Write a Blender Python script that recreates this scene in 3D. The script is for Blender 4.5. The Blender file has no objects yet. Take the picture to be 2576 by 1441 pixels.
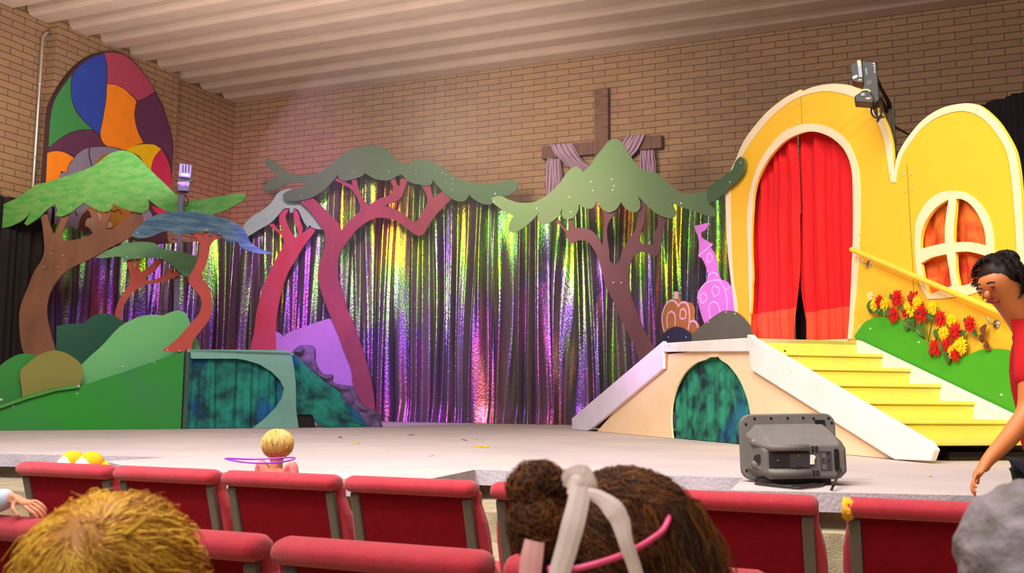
import bpy, bmesh, math, random
import numpy as np
from mathutils import Vector, Matrix, noise
from mathutils.geometry import tessellate_polygon
random.seed(7); rng = np.random.default_rng(7)
C = bpy.context.scene.collection
PI = math.pi
# ------------------------------------------------------------------ camera
FPX = 2500.; CX, CY = 1288., 720.5; H0 = 1008.; RO = .0083; EYE = .385
PHI = math.atan((H0 - CY) / FPX)
def basis(th):
    f0 = Vector((-math.sin(th), math.cos(th), 0)); r0 = Vector((math.cos(th), math.sin(th), 0)); u = Vector((0, 0, 1))
    F = math.cos(PHI) * f0 + math.sin(PHI) * u; U = -math.sin(PHI) * f0 + math.cos(PHI) * u
    R = math.cos(RO) * r0 + math.sin(RO) * U; U2 = -math.sin(RO) * r0 + math.cos(RO) * U
    return F, R, U2, f0
def hz(x): return H0 + RO * (x - CX)
B = basis(0.)
def ray(px, py): return B[0] + (px - CX) / FPX * B[1] + (CY - py) / FPX * B[2]
v = ray(-4600, hz(-4600)); TH = PI - math.atan2(v[1], v[0]); B = basis(TH)
EYEP = Vector((0, 0, EYE))
cd = bpy.data.cameras.new('camera'); cam = bpy.data.objects.new('camera', cd); C.objects.link(cam)
cd.sensor_width = 36; cd.lens = FPX * 36 / 2576; cd.clip_start = .05; cd.clip_end = 200
M = Matrix((B[1], B[2], -B[0])).transposed().to_4x4(); M.translation = EYEP; cam.matrix_world = M
cd.dof.use_dof = True; cd.dof.focus_distance = 11.; cd.dof.aperture_fstop = 10.
bpy.context.scene.camera = cam
# ------------------------------------------------------------------ light and exposure
vs = bpy.context.scene.view_settings; vs.view_transform = 'Standard'; vs.look = 'None'; vs.exposure = 0.2; vs.gamma = 1
w = bpy.data.worlds.new('world'); bpy.context.scene.world = w; w.use_nodes = True
w.node_tree.nodes['Background'].inputs[0].default_value = (.82, .74, .86, 1); w.node_tree.nodes['Background'].inputs[1].default_value = .22
def aim(o, t): o.rotation_euler = (Vector(t) - o.location).to_track_quat('-Z', 'Y').to_euler()
def area(name, loc, tgt, sx, sy, p, col, spread=180):
    l = bpy.data.lights.new(name, 'AREA'); l.shape = 'RECTANGLE'; l.size = sx; l.size_y = sy; l.energy = p; l.color = col; l.spread = math.radians(spread)
    o = bpy.data.objects.new(name, l); C.objects.link(o); o.location = loc; aim(o, tgt); return o
def spot(name, loc, tgt, ang, blend, p, col, r=.15):
    l = bpy.data.lights.new(name, 'SPOT'); l.spot_size = math.radians(ang); l.spot_blend = blend; l.energy = p; l.color = col; l.shadow_soft_size = r
    o = bpy.data.objects.new(name, l); C.objects.link(o); o.location = loc; aim(o, tgt); return o
area('house_light', (-3, 3.0, 6.2), (-5, 12, 1.0), 6, 2, 620, (.96, .95, 1))
area('front_wash', (-1.5, -2, 5.2), (-2.6, 5, 0), 5, 3, 330, (1, .96, .95))
spot('yellow_wash', (3.2, 1.6, 4.6), (0, 9.0, 1.5), 40, .8, 2500, (1, .80, .24), .3)
spot('floor_wash_right', (1.6, -.5, 5.0), (-.6, 5.8, 0), 42, .9, 250, (1, .9, .5), .4)
spot('floor_wash_center', (-3.5, -1.0, 5.6), (-3.5, 5.6, 0), 58, .9, 1300, (.97, .97, 1), .4)
spot('violet_spot', (-6.0, 7.5, 4.2), (-9.0, 14.6, .9), 34, .8, 2900, (.50, .22, 1), .15)
spot('pink_spot', (-6.8, 9.2, 4.8), (-12.0, 16.5, 3.0), 50, 1., 1900, (1, .42, .78), .2)
spot('rose_spot', (-5.2, 6.8, 2.6), (-2.5, 12.0, 1.5), 32, .9, 1000, (.9, .40, 1), .15)
spot('amber_left', (-8.0, 3.5, 4.4), (-13.2, 10.2, 2.0), 48, .9, 1100, (1, .85, .38), .3)
spot('center_haze_light', (-5.0, 9.0, 3.4), (-6.5, 16.5, 3.4), 66, 1., 1500, (1, .82, .66), .4)
area('ceiling_bounce', (-8.4, 10.0, 3.8), (-9, 11.2, 6.6), 8, 2.5, 205, (1, .92, .90))  # unseen lamp aimed up, added to stand in for indirect light
area('audience_light', (-1.4, 2.3, 4.6), (-1.6, 2.5, 0), 4.5, 2, 135, (1, .94, .90))
# ------------------------------------------------------------------ pixels to planes
def ground(px, py, z=0.):
    r = ray(px, py); return EYEP + r * ((z - EYE) / r.z)
def at(px, py, d):
    r = ray(px, py); return EYEP + r * (d / (r.x * B[3].x + r.y * B[3].y))
class Pl:
    def __init__(s, o, u):
        s.o = Vector((o[0], o[1], 0)); s.u = Vector((u[0], u[1], 0)).normalized(); n = Vector((s.u.y, -s.u.x, 0))
        if n.dot(s.o) > 0: n = -n
        s.n = n
    def shift(s, d): return Pl(s.o + s.n * d, s.u)
    def hit(s, px, py):
        r = ray(px, py); return EYEP + r * ((s.o - EYEP).dot(s.n) / r.dot(s.n))
    def uv(s, p): return ((p - s.o).dot(s.u), p.z)
    def px(s, x, y): return s.uv(s.hit(x, y))
    def P(s, u, z, off=0.): return s.o + s.u * u + Vector((0, 0, z)) + s.n * off
def vpdir(x): r = ray(x, hz(x)); return (r.x, r.y)
ZM = {1: (0, 60, 2.8814), 2: (0, 360, 2.8814), 3: (0, 720, 2.8814), 4: (560, 340, 2.8814), 5: (560, 720, 2.8814), 6: (1200, 200, 2.8814),
      7: (1200, 560, 2.8814), 8: (1800, 140, 2.5735), 9: (1800, 640, 2.5735), 10: (1400, 820, 3.4317), 12: (1600, 560, 4.503), 13: (2170, 730, 8.004), 14: (2340, 600, 4.805)}
def Z(k, s):
    ox, oy, sc = ZM[k]; a = [float(t) for t in s.replace(',', ' ').split()]
    return [(ox + a[i] / sc, oy + a[i + 1] / sc) for i in range(0, len(a), 2)]
def smooth(p, n=4, closed=True, sharp=62):
    m = len(p); out = []; V = [Vector(q) for q in p]; cs = math.cos(math.radians(sharp))
    def tan(i, side):
        a = V[(i - 1) % m] if closed or i > 0 else V[i]; b = V[(i + 1) % m] if closed or i < m - 1 else V[i]
        d1 = V[i] - a; d2 = b - V[i]
        if d1.length < 1e-9: return d2
        if d2.length < 1e-9: return d1
        if d1.normalized().dot(d2.normalized()) < cs: return d2 if side > 0 else d1
        t = (d1.normalized() + d2.normalized()).normalized(); return t
    for i in range(m if closed else m - 1):
        a = V[i]; b = V[(i + 1) % m]; L = (b - a).length
        ta = tan(i, 1).normalized() * L if tan(i, 1).length else Vector(a) * 0; tb = tan((i + 1) % m, -1).normalized() * L
        for k in range(n):
            t = k / n; h1 = 2*t**3 - 3*t*t + 1; h2 = t**3 - 2*t*t + t; h3 = -2*t**3 + 3*t*t; h4 = t**3 - t*t
            q = a * h1 + ta * h2 * .9 + b * h3 + tb * h4 * .9; out.append(tuple(q))
    if not closed: out.append(tuple(V[-1]))
    return out
def resample(p, n):
    V = [Vector(q) for q in p]; L = [0]
    for i in range(1, len(V)): L.append(L[-1] + (V[i] - V[i-1]).length)
    out = []; j = 0
    for k in range(n):
        t = L[-1] * k / (n - 1)
        while j < len(V) - 2 and L[j + 1] < t: j += 1
        s = (t - L[j]) / max(L[j+1] - L[j], 1e-9); out.append(V[j].lerp(V[j+1], min(1, max(0, s))))
    return out
# ------------------------------------------------------------------ materials
def lin(h):
    h = h.lstrip('#'); c = [int(h[i:i+2], 16) / 255 for i in (0, 2, 4)]
    return tuple((x / 12.92 if x <= .04045 else ((x + .055) / 1.055) ** 2.4) for x in c) + (1,)
MATS = {}
def mat(name, col, rough=.7, metal=0., var=.12, vscale=3., stretch=(1, 1, 1), bump=0., bscale=40., col2=None, fine=0., emit=0., sheen=0., spec=.35, trans=0.):
    if name in MATS: return MATS[name]
    m = bpy.data.materials.new(name); m.use_nodes = True; MATS[name] = m; nt = m.node_tree; N = nt.nodes; L = nt.links
    b = N['Principled BSDF']; b.inputs['Roughness'].default_value = rough; b.inputs['Metallic'].default_value = metal
    b.inputs['Specular IOR Level'].default_value = spec
    if sheen: b.inputs['Sheen Weight'].default_value = sheen
    c = lin(col) if isinstance(col, str) else tuple(col) + (1,)
    tc = N.new('ShaderNodeTexCoord'); mp = N.new('ShaderNodeMapping'); L.new(tc.outputs['Object'], mp.inputs[0]); mp.inputs['Scale'].default_value = stretch
    nz = N.new('ShaderNodeTexNoise'); nz.inputs['Scale'].default_value = vscale; nz.inputs['Detail'].default_value = 5; L.new(mp.outputs[0], nz.inputs['Vector'])
    mx = N.new('ShaderNodeMix'); mx.data_type = 'RGBA'
    c2 = lin(col2) if col2 else tuple(x * (1 - var * 1.6) for x in c[:3]) + (1,)
    mx.inputs['A'].default_value = c; mx.inputs['B'].default_value = c2
    cr = N.new('ShaderNodeMapRange'); cr.inputs['From Min'].default_value = .4; cr.inputs['From Max'].default_value = .65 if col2 else .75
    L.new(nz.outputs['Fac'], cr.inputs['Value']); L.new(cr.outputs[0], mx.inputs['Factor']); L.new(mx.outputs['Result'], b.inputs['Base Color'])
    if bump:
        n2 = N.new('ShaderNodeTexNoise'); n2.inputs['Scale'].default_value = bscale; n2.inputs['Detail'].default_value = 3; L.new(mp.outputs[0], n2.inputs['Vector'])
        bp = N.new('ShaderNodeBump'); bp.inputs['Strength'].default_value = bump; bp.inputs['Distance'].default_value = .01; L.new(n2.outputs['Fac'], bp.inputs['Height']); L.new(bp.outputs[0], b.inputs['Normal'])
    if emit: b.inputs['Emission Color'].default_value = c; b.inputs['Emission Strength'].default_value = emit
    return m
def paint(n, c, **k): k.setdefault('bump', .15); k.setdefault('rough', .65); return mat(n, c, **k)
def brick(name, axis, c1, c2, cm):
    m = bpy.data.materials.new(name); m.use_nodes = True; nt = m.node_tree; N = nt.nodes; L = nt.links; b = N['Principled BSDF']
    g = N.new('ShaderNodeNewGeometry'); s = N.new('ShaderNodeSeparateXYZ'); L.new(g.outputs['Position'], s.inputs[0]); cb = N.new('ShaderNodeCombineXYZ')
    L.new(s.outputs[axis], cb.inputs[0]); L.new(s.outputs['Z'], cb.inputs[1])
    nz = N.new('ShaderNodeTexNoise'); nz.inputs['Scale'].default_value = 1.7; nz.inputs['Detail'].default_value = 4; L.new(cb.outputs[0], nz.inputs['Vector'])
    vm = N.new('ShaderNodeVectorMath'); vm.operation = 'SCALE'; vm.inputs['Scale'].default_value = .018; L.new(nz.outputs['Color'], vm.inputs[0])
    va = N.new('ShaderNodeVectorMath'); L.new(cb.outputs[0], va.inputs[0]); L.new(vm.outputs[0], va.inputs[1])
    t = N.new('ShaderNodeTexBrick'); L.new(va.outputs[0], t.inputs['Vector']); t.inputs['Scale'].default_value = 1; t.inputs['Brick Width'].default_value = .459; t.inputs['Row Height'].default_value = .1147
    t.inputs['Mortar Size'].default_value = .0075; t.inputs['Mortar Smooth'].default_value = .25; t.inputs['Color1'].default_value = lin(c1); t.inputs['Color2'].default_value = lin(c2); t.inputs['Mortar'].default_value = lin(cm)
    t.inputs['Bias'].default_value = -.1
    n2 = N.new('ShaderNodeTexNoise'); n2.inputs['Scale'].default_value = 9; n2.inputs['Detail'].default_value = 6; L.new(cb.outputs[0], n2.inputs['Vector'])
    mx = N.new('ShaderNodeMix'); mx.data_type = 'RGBA'; mx.blend_type = 'MULTIPLY'; mx.inputs['Factor'].default_value = .35; L.new(t.outputs['Color'], mx.inputs['A']); L.new(n2.outputs['Color'], mx.inputs['B'])
    L.new(mx.outputs['Result'], b.inputs['Base Color']); b.inputs['Roughness'].default_value = .85
    bp = N.new('ShaderNodeBump'); bp.inputs['Strength'].default_value = .5; bp.inputs['Distance'].default_value = .01; bp.invert = True; L.new(t.outputs['Fac'], bp.inputs['Height']); L.new(bp.outputs[0], b.inputs['Normal'])
    return m
def holo():
    # holographic foil: a metal whose hue follows the slant of the fold and the height (a diffraction film), with a fine glitter grain
    m = bpy.data.materials.new('holographic_foil'); m.use_nodes = True; nt = m.node_tree; N = nt.nodes; L = nt.links; b = N['Principled BSDF']
    tc = N.new('ShaderNodeTexCoord'); g = N.new('ShaderNodeNewGeometry')
    mp = N.new('ShaderNodeMapping'); mp.inputs['Scale'].default_value = (1.7, 1.7, .45); L.new(tc.outputs['Object'], mp.inputs[0])
    n1 = N.new('ShaderNodeTexNoise'); n1.inputs['Scale'].default_value = 1; n1.inputs['Detail'].default_value = 3; L.new(mp.outputs[0], n1.inputs['Vector'])
    mp2 = N.new('ShaderNodeMapping'); mp2.inputs['Scale'].default_value = (28, 28, 16); L.new(tc.outputs['Object'], mp2.inputs[0])
    n2 = N.new('ShaderNodeTexNoise'); n2.inputs['Scale'].default_value = 1.6; n2.inputs['Detail'].default_value = 4; L.new(mp2.outputs[0], n2.inputs['Vector'])
    sn = N.new('ShaderNodeSeparateXYZ'); L.new(g.outputs['Normal'], sn.inputs[0]); so = N.new('ShaderNodeSeparateXYZ'); L.new(tc.outputs['Object'], so.inputs[0])
    def mth(op, a, c, k=None):
        q = N.new('ShaderNodeMath'); q.operation = op
        for i, x in enumerate((a, c, k)):
            if x is None: continue
            if isinstance(x, (int, float)): q.inputs[i].default_value = x
            else: L.new(x, q.inputs[i])
        return q.outputs[0]
    h = mth('MULTIPLY_ADD', so.outputs['Z'], -.13, .76)       # magenta and blue low, green and yellow high
    h = mth('MULTIPLY_ADD', n1.outputs['Fac'], 1.15, mth('SUBTRACT', h, .575))
    h = mth('MULTIPLY_ADD', sn.outputs['X'], .16, h)
    h = mth('MULTIPLY_ADD', mth('SUBTRACT', n2.outputs['Fac'], .5), .5, h)
    cr = N.new('ShaderNodeValToRGB'); L.new(h, cr.inputs[0]); e = cr.color_ramp.elements
    stops = [(0, '#803020'), (.12, '#d07028'), (.24, '#e8d020'), (.36, '#98d020'), (.45, '#48b848'), (.53, '#807868'), (.62, '#58509c'), (.72, '#8848c8'), (.82, '#d850c0'), (.92, '#b87088'), (1, '#d86070')]
    e[0].position = 0; e[0].color = lin(stops[0][1]); e[1].position = 1; e[1].color = lin(stops[-1][1])
    for p, c in stops[1:-1]: q = e.new(p); q.color = lin(c)
    L.new(cr.outputs[0], b.inputs['Base Color']); b.inputs['Metallic'].default_value = 1; b.inputs['Roughness'].default_value = .22
    bp = N.new('ShaderNodeBump'); bp.inputs['Strength'].default_value = .55; bp.inputs['Distance'].default_value = .012; L.new(n2.outputs['Fac'], bp.inputs['Height']); L.new(bp.outputs[0], b.inputs['Normal'])
    d = N.new('ShaderNodeBsdfDiffuse'); d.inputs[0].default_value = lin('#54444a')
    ms = N.new('ShaderNodeMixShader'); ms.inputs[0].default_value = .6; L.new(b.outputs[0], ms.inputs[1]); L.new(d.outputs[0], ms.inputs[2])
    mp3 = N.new('ShaderNodeMapping'); mp3.inputs['Scale'].default_value = (5.5, 5.5, .22); L.new(tc.outputs['Object'], mp3.inputs[0]); n3 = N.new('ShaderNodeTexNoise'); n3.inputs['Scale'].default_value = 1; n3.inputs['Detail'].default_value = 3; L.new(mp3.outputs[0], n3.inputs['Vector'])
    mr = N.new('ShaderNodeMapRange'); mr.inputs['From Min'].default_value = .42; mr.inputs['From Max'].default_value = .58; mr.inputs['To Min'].default_value = .82; mr.inputs['To Max'].default_value = .18; L.new(n3.outputs['Fac'], mr.inputs['Value']); L.new(mr.outputs[0], ms.inputs[0])
    L.new(ms.outputs[0], N['Material Output'].inputs[0]); return m
# ------------------------------------------------------------------ objects
def tag(o, label=None, cat=None, group=None, kind=None):
    if label: o['label'] = label
    if cat: o['category'] = cat
    if group: o['group'] = group
    if kind: o['kind'] = kind
    return o
def mk(name, verts, faces, mats, parent=None, idx=None, bevel=0., seg=2, smooth_=False, sub=0, org=None, local=False):
    vv = [Vector(q) for q in verts]
    if local: o0 = Vector((0, 0, 0))
    elif parent: o0 = parent['_o'] if False else ORG[parent.name]
    else:
        if org is None:
            a = np.array([tuple(q) for q in vv]); org = Vector(((a[:, 0].min() + a[:, 0].max()) / 2, (a[:, 1].min() + a[:, 1].max()) / 2, a[:, 2].min()))
        o0 = Vector(org)
    me = bpy.data.meshes.new(name); me.from_pydata([tuple(q - o0) for q in vv], [], faces)
    if not isinstance(mats, (list, tuple)): mats = [mats]
    for m in mats: me.materials.append(m)
    if idx is not None: me.polygons.foreach_set('material_index', idx)
    o = bpy.data.objects.new(name, me); C.objects.link(o)
    if parent is not None: o.parent = parent
    elif not local: o.location = o0
    ORG[o.name] = o0
    me.validate(); me.update()
    if smooth_: me.polygons.foreach_set('use_smooth', [True] * len(me.polygons))
    if bevel:
        bm = bmesh.new(); bm.from_mesh(me); bmesh.ops.recalc_face_normals(bm, faces=bm.faces); bm.to_mesh(me); bm.free()
        md = o.modifiers.new('bevel', 'BEVEL'); md.width = bevel; md.segments = seg; md.limit_method = 'ANGLE'; md.angle_limit = math.radians(35); md.use_clamp_overlap = True
    if sub: md = o.modifiers.new('sub', 'SUBSURF'); md.levels = sub; md.render_levels = sub
    return o
ORG = {}
def empty(name, loc, label, cat, group=None, rot=0.):
    o = bpy.data.objects.new(name, None); C.objects.link(o); o.location = loc; o.rotation_euler = (0, 0, rot); o.empty_display_size = .1
    ORG[o.name] = Vector(loc); return tag(o, label, cat, group)
class MB:
    """collects pieces that make ONE part"""
    def __init__(s): s.v = []; s.f = []; s.m = []
    def add(s, v, f, m=0):
        k = len(s.v); s.v += [Vector(q) for q in v]; s.f += [tuple(i + k for i in q) for q in f]; s.m += [m] * len(f); return s
    def box(s, a, b, m=0):
        x0, y0, z0 = a; x1, y1, z1 = b
        return s.add([(x0,y0,z0),(x1,y0,z0),(x1,y1,z0),(x0,y1,z0),(x0,y0,z1),(x1,y0,z1),(x1,y1,z1),(x0,y1,z1)], [(0,3,2,1),(4,5,6,7),(0,1,5,4),(1,2,6,5),(2,3,7,6),(3,0,4,7)], m)
    def obox(s, o, ax, ay, az, m=0):
        o, ax, ay, az = map(Vector, (o, ax, ay, az)); v = [o, o+ax, o+ax+ay, o+ay, o+az, o+ax+az, o+ax+ay+az, o+ay+az]
        return s.add(v, [(0,3,2,1),(4,5,6,7),(0,1,5,4),(1,2,6,5),(2,3,7,6),(3,0,4,7)], m)
    def tube(s, pts, r, n=8, m=0, cap=True):
        P = [Vector(p) for p in pts]; rr = r if isinstance(r, (list, tuple)) else [r] * len(P); v = []; f = []
        prev = None
        for i, p in enumerate(P):
            t = (P[min(i+1, len(P)-1)] - P[max(i-1, 0)]).normalized()
            if prev is None: a = t.orthogonal().normalized()
            else: a = (prev - t * prev.dot(t)); a = a.normalized() if a.length > 1e-6 else t.orthogonal().normalized()
            prev = a; b = t.cross(a)
            for k in range(n): an = 2 * PI * k / n; v.append(p + (a * math.cos(an) + b * math.sin(an)) * rr[i])
        for i in range(len(P) - 1):
            for k in range(n): k2 = (k + 1) % n; f.append((i*n+k, i*n+k2, (i+1)*n+k2, (i+1)*n+k))
        if cap: f.append(tuple(reversed(range(n)))); f.append(tuple(range((len(P)-1)*n, len(P)*n)))
        return s.add(v, f, m)
    def ell(s, c, r, n=16, m=0, rot=None, lump=0., ls=8.):
        c = Vector(c); v = []; f = []; h = n // 2
        for i in range(h + 1):
            th = PI * i / h
            for k in range(n):
                ph = 2 * PI * k / n; d = Vector((math.sin(th) * math.cos(ph), math.sin(th) * math.sin(ph), math.cos(th)))
                q = 1 + (lump * noise.noise(d * ls * .5 + c * 3) if lump else 0); p = Vector((d.x * r[0], d.y * r[1], d.z * r[2])) * q
                if rot: p = rot @ p
                v.append(c + p)
        for i in range(h):
            for k in range(n): k2 = (k+1) % n; f.append((i*n+k, (i+1)*n+k, (i+1)*n+k2, i*n+k2))
        return s.add(v, f, m)
    def prism(s, pl, poly, off0, off1, m=0, holes=(), side_m=None):
        """poly in plane coords (u, z); from offset off0 (front) back to off1"""
        loops = [list(poly)] + [list(h) for h in holes]; flat = [q for l in loops for q in l]
        tris = tessellate_polygon([[Vector((q[0], q[1], 0)) for q in l] for l in loops]); n = len(flat)
        v = [pl.P(q[0], q[1], off0) for q in flat] + [pl.P(q[0], q[1], off1) for q in flat]
        f = [tuple(t) for t in tris] + [tuple(i + n for i in reversed(t)) for t in tris]; k = 0
        mm = [m] * len(tris) + [side_m if side_m is not None else m] * len(tris)
        for l in loops:
            L_ = len(l)
            for i in range(L_): j = (i + 1) % L_; f.append((k + i, k + j, n + k + j, n + k + i)); mm.append(side_m if side_m is not None else m)
            k += L_
        k0 = len(s.v); s.v += v; s.f += [tuple(i + k0 for i in q) for q in f]; s.m += mm; return s
    def sheet(s, pl, poly, off, m=0, holes=(), th=.004): return s.prism(pl, poly, off, off - th, m, holes)
    def stroke(s, pl, pts, wd, off, m=0, closed=False, th=.004):
        P = [Vector(q) for q in pts]; n = len(P); A = []; Bv = []
        for i in range(n):
            a = P[(i-1) % n] if closed or i else P[i]; b = P[(i+1) % n] if closed or i < n-1 else P[i]; t = (b - a)
            t = t.normalized() if t.length > 1e-9 else Vector((1, 0)); nn = Vector((-t.y, t.x)) * wd / 2; A.append(P[i] + nn); Bv.append(P[i] - nn)
        for i in range(n if closed else n - 1):
            j = (i + 1) % n; q = [A[i], A[j], Bv[j], Bv[i]]
            v = [pl.P(t.x, t.y, off) for t in q] + [pl.P(t.x, t.y, off - th) for t in q]
            s.add(v, [(0,1,2,3),(7,6,5,4),(0,4,5,1),(1,5,6,2),(2,6,7,3),(3,7,4,0)], m)
        return s
    def rotate(s, Mx): s.v = [Mx @ q for q in s.v]; return s
    def build(s, name, mats, parent=None, **k): return mk(name, s.v, s.f, mats, parent, idx=s.m if isinstance(mats, (list, tuple)) and len(mats) > 1 else None, **k)
def uvp(pl, pts, n=4, closed=True, sharp=62): return [pl.px(*q) for q in (smooth(pts, n, closed, sharp) if n > 1 else pts)]
def cutout(name, pl, pts, m, th=.02, parent=None, holes=(), n=4, base0=False, mats=None, extra=None, **k):
    poly = uvp(pl, pts, n)
    if base0: poly = [(a, max(b, 0.002)) for a, b in poly]
    b = MB(); b.prism(pl, poly, 0, -th, 0, [uvp(pl, h, n) for h in holes])
    if extra: extra(b, pl)
    return b.build(name, mats if mats else m, parent, **k)
SCREW = None
def screws(parent, pl, pts, r=.011):
    global SCREW
    for (x, y) in pts:
        p = pl.hit(x, y); b = MB(); n = pl.n
        b.tube([p - n * .003, p + n * .006], [r, r * .7], 8); b.build('screw', mat('screw_metal', '#f4f0ff', rough=.25, metal=.6), parent)
def patch(A, Bp, nu, nv, fn, rev=False):
    """grid between polyline A and polyline B (3-D), fn(u, v) -> displacement vector"""
    a = resample(A, nu); b = resample(Bp, nu); v = []; f = []
    for j in range(nv):
        t = j / (nv - 1)
        for i in range(nu): v.append(a[i].lerp(b[i], t) + fn(i / (nu - 1), t))
    for j in range(nv - 1):
        for i in range(nu - 1): f.append((j*nu+i, j*nu+i+1, (j+1)*nu+i+1, (j+1)*nu+i))
    return v, f
def solid(o, th): md = o.modifiers.new('thick', 'SOLIDIFY'); md.thickness = th; md.offset = 0; return o
def pleats(name, pl, u0, u1, z0, z1, m, amp, wl, parent=None, nu=200, nv=10, seed=0, flare=.0, off=0., top=None):
    """pleated cloth hanging in a plane; top may be a function u -> z"""
    v = []; f = []
    for j in range(nv):
        t = j / (nv - 1)
        for i in range(nu):
            s_ = i / (nu - 1); u = u0 + (u1 - u0) * s_; ph = u / wl * 2 * PI
            w1 = noise.noise(Vector((u * 1.3 / wl, seed, t * .6))) * 2.2
            y = amp * (math.sin(ph + w1) + .5 * math.sin(ph * 2.3 + 1.3 * w1 + seed) + .5 * noise.noise(Vector((u * 3 / wl, seed + 5, t)))) * (.75 + flare * t)
            zt = top(u) if top else z1
            v.append(pl.P(u + noise.noise(Vector((u * 2, t * 2, seed))) * .01, zt + (z0 - zt) * t, off + y))
    for j in range(nv - 1):
        for i in range(nu - 1): f.append((j*nu+i, j*nu+i+1, (j+1)*nu+i+1, (j+1)*nu+i))
    o = mk(name, v, f, m, parent, smooth_=True); return o
# ------------------------------------------------------------------ the setting
YB = at(850, 300, 19.5).y
def onY(px, py, Y): r = ray(px, py); return EYEP + r * (Y / r.y)
def onX(px, py, X): r = ray(px, py); return EYEP + r * (X / r.x)
cor = onY(592, 262, YB); XC = cor.x; ZC = cor.z; FZ = -.7
def S(o): return tag(o, kind='structure')
bk = brick('painted_block_wall', 'X', '#ab845c', '#a07a58', '#64483a'); bl = brick('painted_block_side', 'Y', '#ab845c', '#a07a58', '#64483a')
b = MB(); b.box((XC - .3, YB, FZ), (7, YB + .3, ZC + .8)); S(b.build('wall_back', bk))
XM = XC + .20; ye0 = onX(130, 300, XM).y; ye1 = onX(445, 290, XM).y
b = MB(); b.box((XC - .3, -3, FZ), (XC, YB, ZC + .8)); b.box((XC, ye0, FZ), (XM, ye1, ZC + .8)); S(b.build('wall_left', bl))
b = MB(); b.box((7, -3, FZ), (7.3, YB + .3, ZC + .8)); S(b.build('wall_right', bl))
b = MB(); b.box((XC - .3, -4, FZ - .1), (7.3, YB + .3, FZ)); S(b.build('floor', mat('floor_carpet', '#a39a72', rough=.95, var=.15, vscale=14, bump=.4, bscale=120)))
cm = mat('ceiling_plaster', '#d2b7a0', rough=.9, var=.06, vscale=2, bump=.25, bscale=30)
b = MB(); b.box((XC - .3, -3, ZC + .55), (7.3, YB + .3, ZC + .8)); S(b.build('ceiling', cm))
PIT = .692
for k in range(0, 17):   # the ribs run along the wall, the last one against it
    y = YB - .575 - .0 - PIT * k + .575
    b = MB(); pr = [(-.58, .56), (-.50, .30), (-.46, .08), (-.42, .02), (-.36, 0.), (-.06, 0.), (-.0, .02), (.0, .56)]
    if k == 0: pr = [(-.58, .56), (-.50, .30), (-.46, .08), (-.42, .02), (-.36, 0.), (-.01, 0.), (-.01, .56)]
    v = [Vector((x, y + a, ZC + z)) for x in (XC + .02, 6.98) for a, z in pr]; n = len(pr)
    f = [(i, (i+1) % n, n + (i+1) % n, n + i) for i in range(n)] + [tuple(range(n-1, -1, -1)), tuple(range(n, 2*n))]
    b.add(v, f); S(b.build('trim_%d' % (k + 1), cm, bevel=.02, seg=3))
# stage: carpeted slab with a thick lip over a recessed dark riser, and carpeted steps down to the floor
sm = mat('stage_carpet', '#c0b1ac', rough=.95, var=.12, vscale=1.2, bump=.35, bscale=90, col2='#b6a8a5')
sl = mat('stage_lip', '#b5a9b0', rough=.9, var=.14, vscale=6, bump=.5, bscale=60)
edge = [(0, 1141), (420, 1150), (262, 1160), (300, 1169), (560, 1187), (850, 1203), (1000, 1207), (1075, 1206), (1195, 1181), (1870, 1202), (1836, 1233), (2576, 1249)]
ep = [ground(*q) for q in edge]
left0 = Vector((XC + .03, ep[0].y, 0)); right0 = Vector((6.97, ep[-1].y, 0))
def slab(name, pts, z0, z1, mats_, pull=0., lipm=None, bev=.03):
    pl = None; n = len(pts); b = MB()
    flat = [Vector((p.x, p.y, 0)) for p in pts]; tr = tessellate_polygon([flat])
    v = [Vector((p.x, p.y, z1)) for p in pts] + [Vector((p.x, p.y, z0)) for p in pts]
    b.add(v, [tuple(t) for t in tr] + [tuple(i + n for i in reversed(t)) for t in tr], 0); b.add(v, [(i, (i+1) % n, n + (i+1) % n, n + i) for i in range(n)], 1)
    return b.build(name, mats_, bevel=bev, seg=3)
outer = [left0] + ep + [right0, Vector((6.97, YB - .02, 0)), Vector((XC + .22, YB - .02, 0)), Vector((XC + .22, ye1 + .02, 0)), Vector((XM + .02, ye1 + .02, 0)), Vector((XM + .02, ye0 - .02, 0)), Vector((XC + .03, ye0 - .02, 0))]
S(slab('trim_18', outer, -.085, 0, [sm, sl]))
ins = [p + Vector((0, .10, 0)) for p in [left0] + ep + [right0]] + outer[len(ep) + 2:]
S(slab('trim_19', ins, FZ, -.086, [mat('riser_dark', '#4b3a3a', rough=.9, var=.3, vscale=8), mat('riser_brown', '#84705e', rough=.95, var=.35, vscale=12, bump=.5)], bev=0))
st = mat('step_carpet', '#a8997a', rough=.95, var=.25, vscale=10, bump=.5, bscale=110)
def step(k, pts, z): 
    P = [ground(x, y, z) for x, y in pts]; P = [Vector((P[0].x - 4, P[0].y, z))] + P
    q = P + [Vector((P[-1].x, ins[2].y + .6, z)), Vector((P[0].x, ins[2].y + .6, z))]
    q = P + [Vector((p.x, p.y + 3.0, z)) for p in (P[-1], P[0])]
    S(slab('trim_%d' % k, q, FZ, z, [st, st], bev=.02))
step(20, [(0, 1232), (560, 1282), (1225, 1288), (1700, 1325), (2700, 1368)], -.164)
step(21, [(0, 1332), (560, 1400), (1225, 1430), (1700, 1440), (1900, 1445)], -.31)
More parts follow.
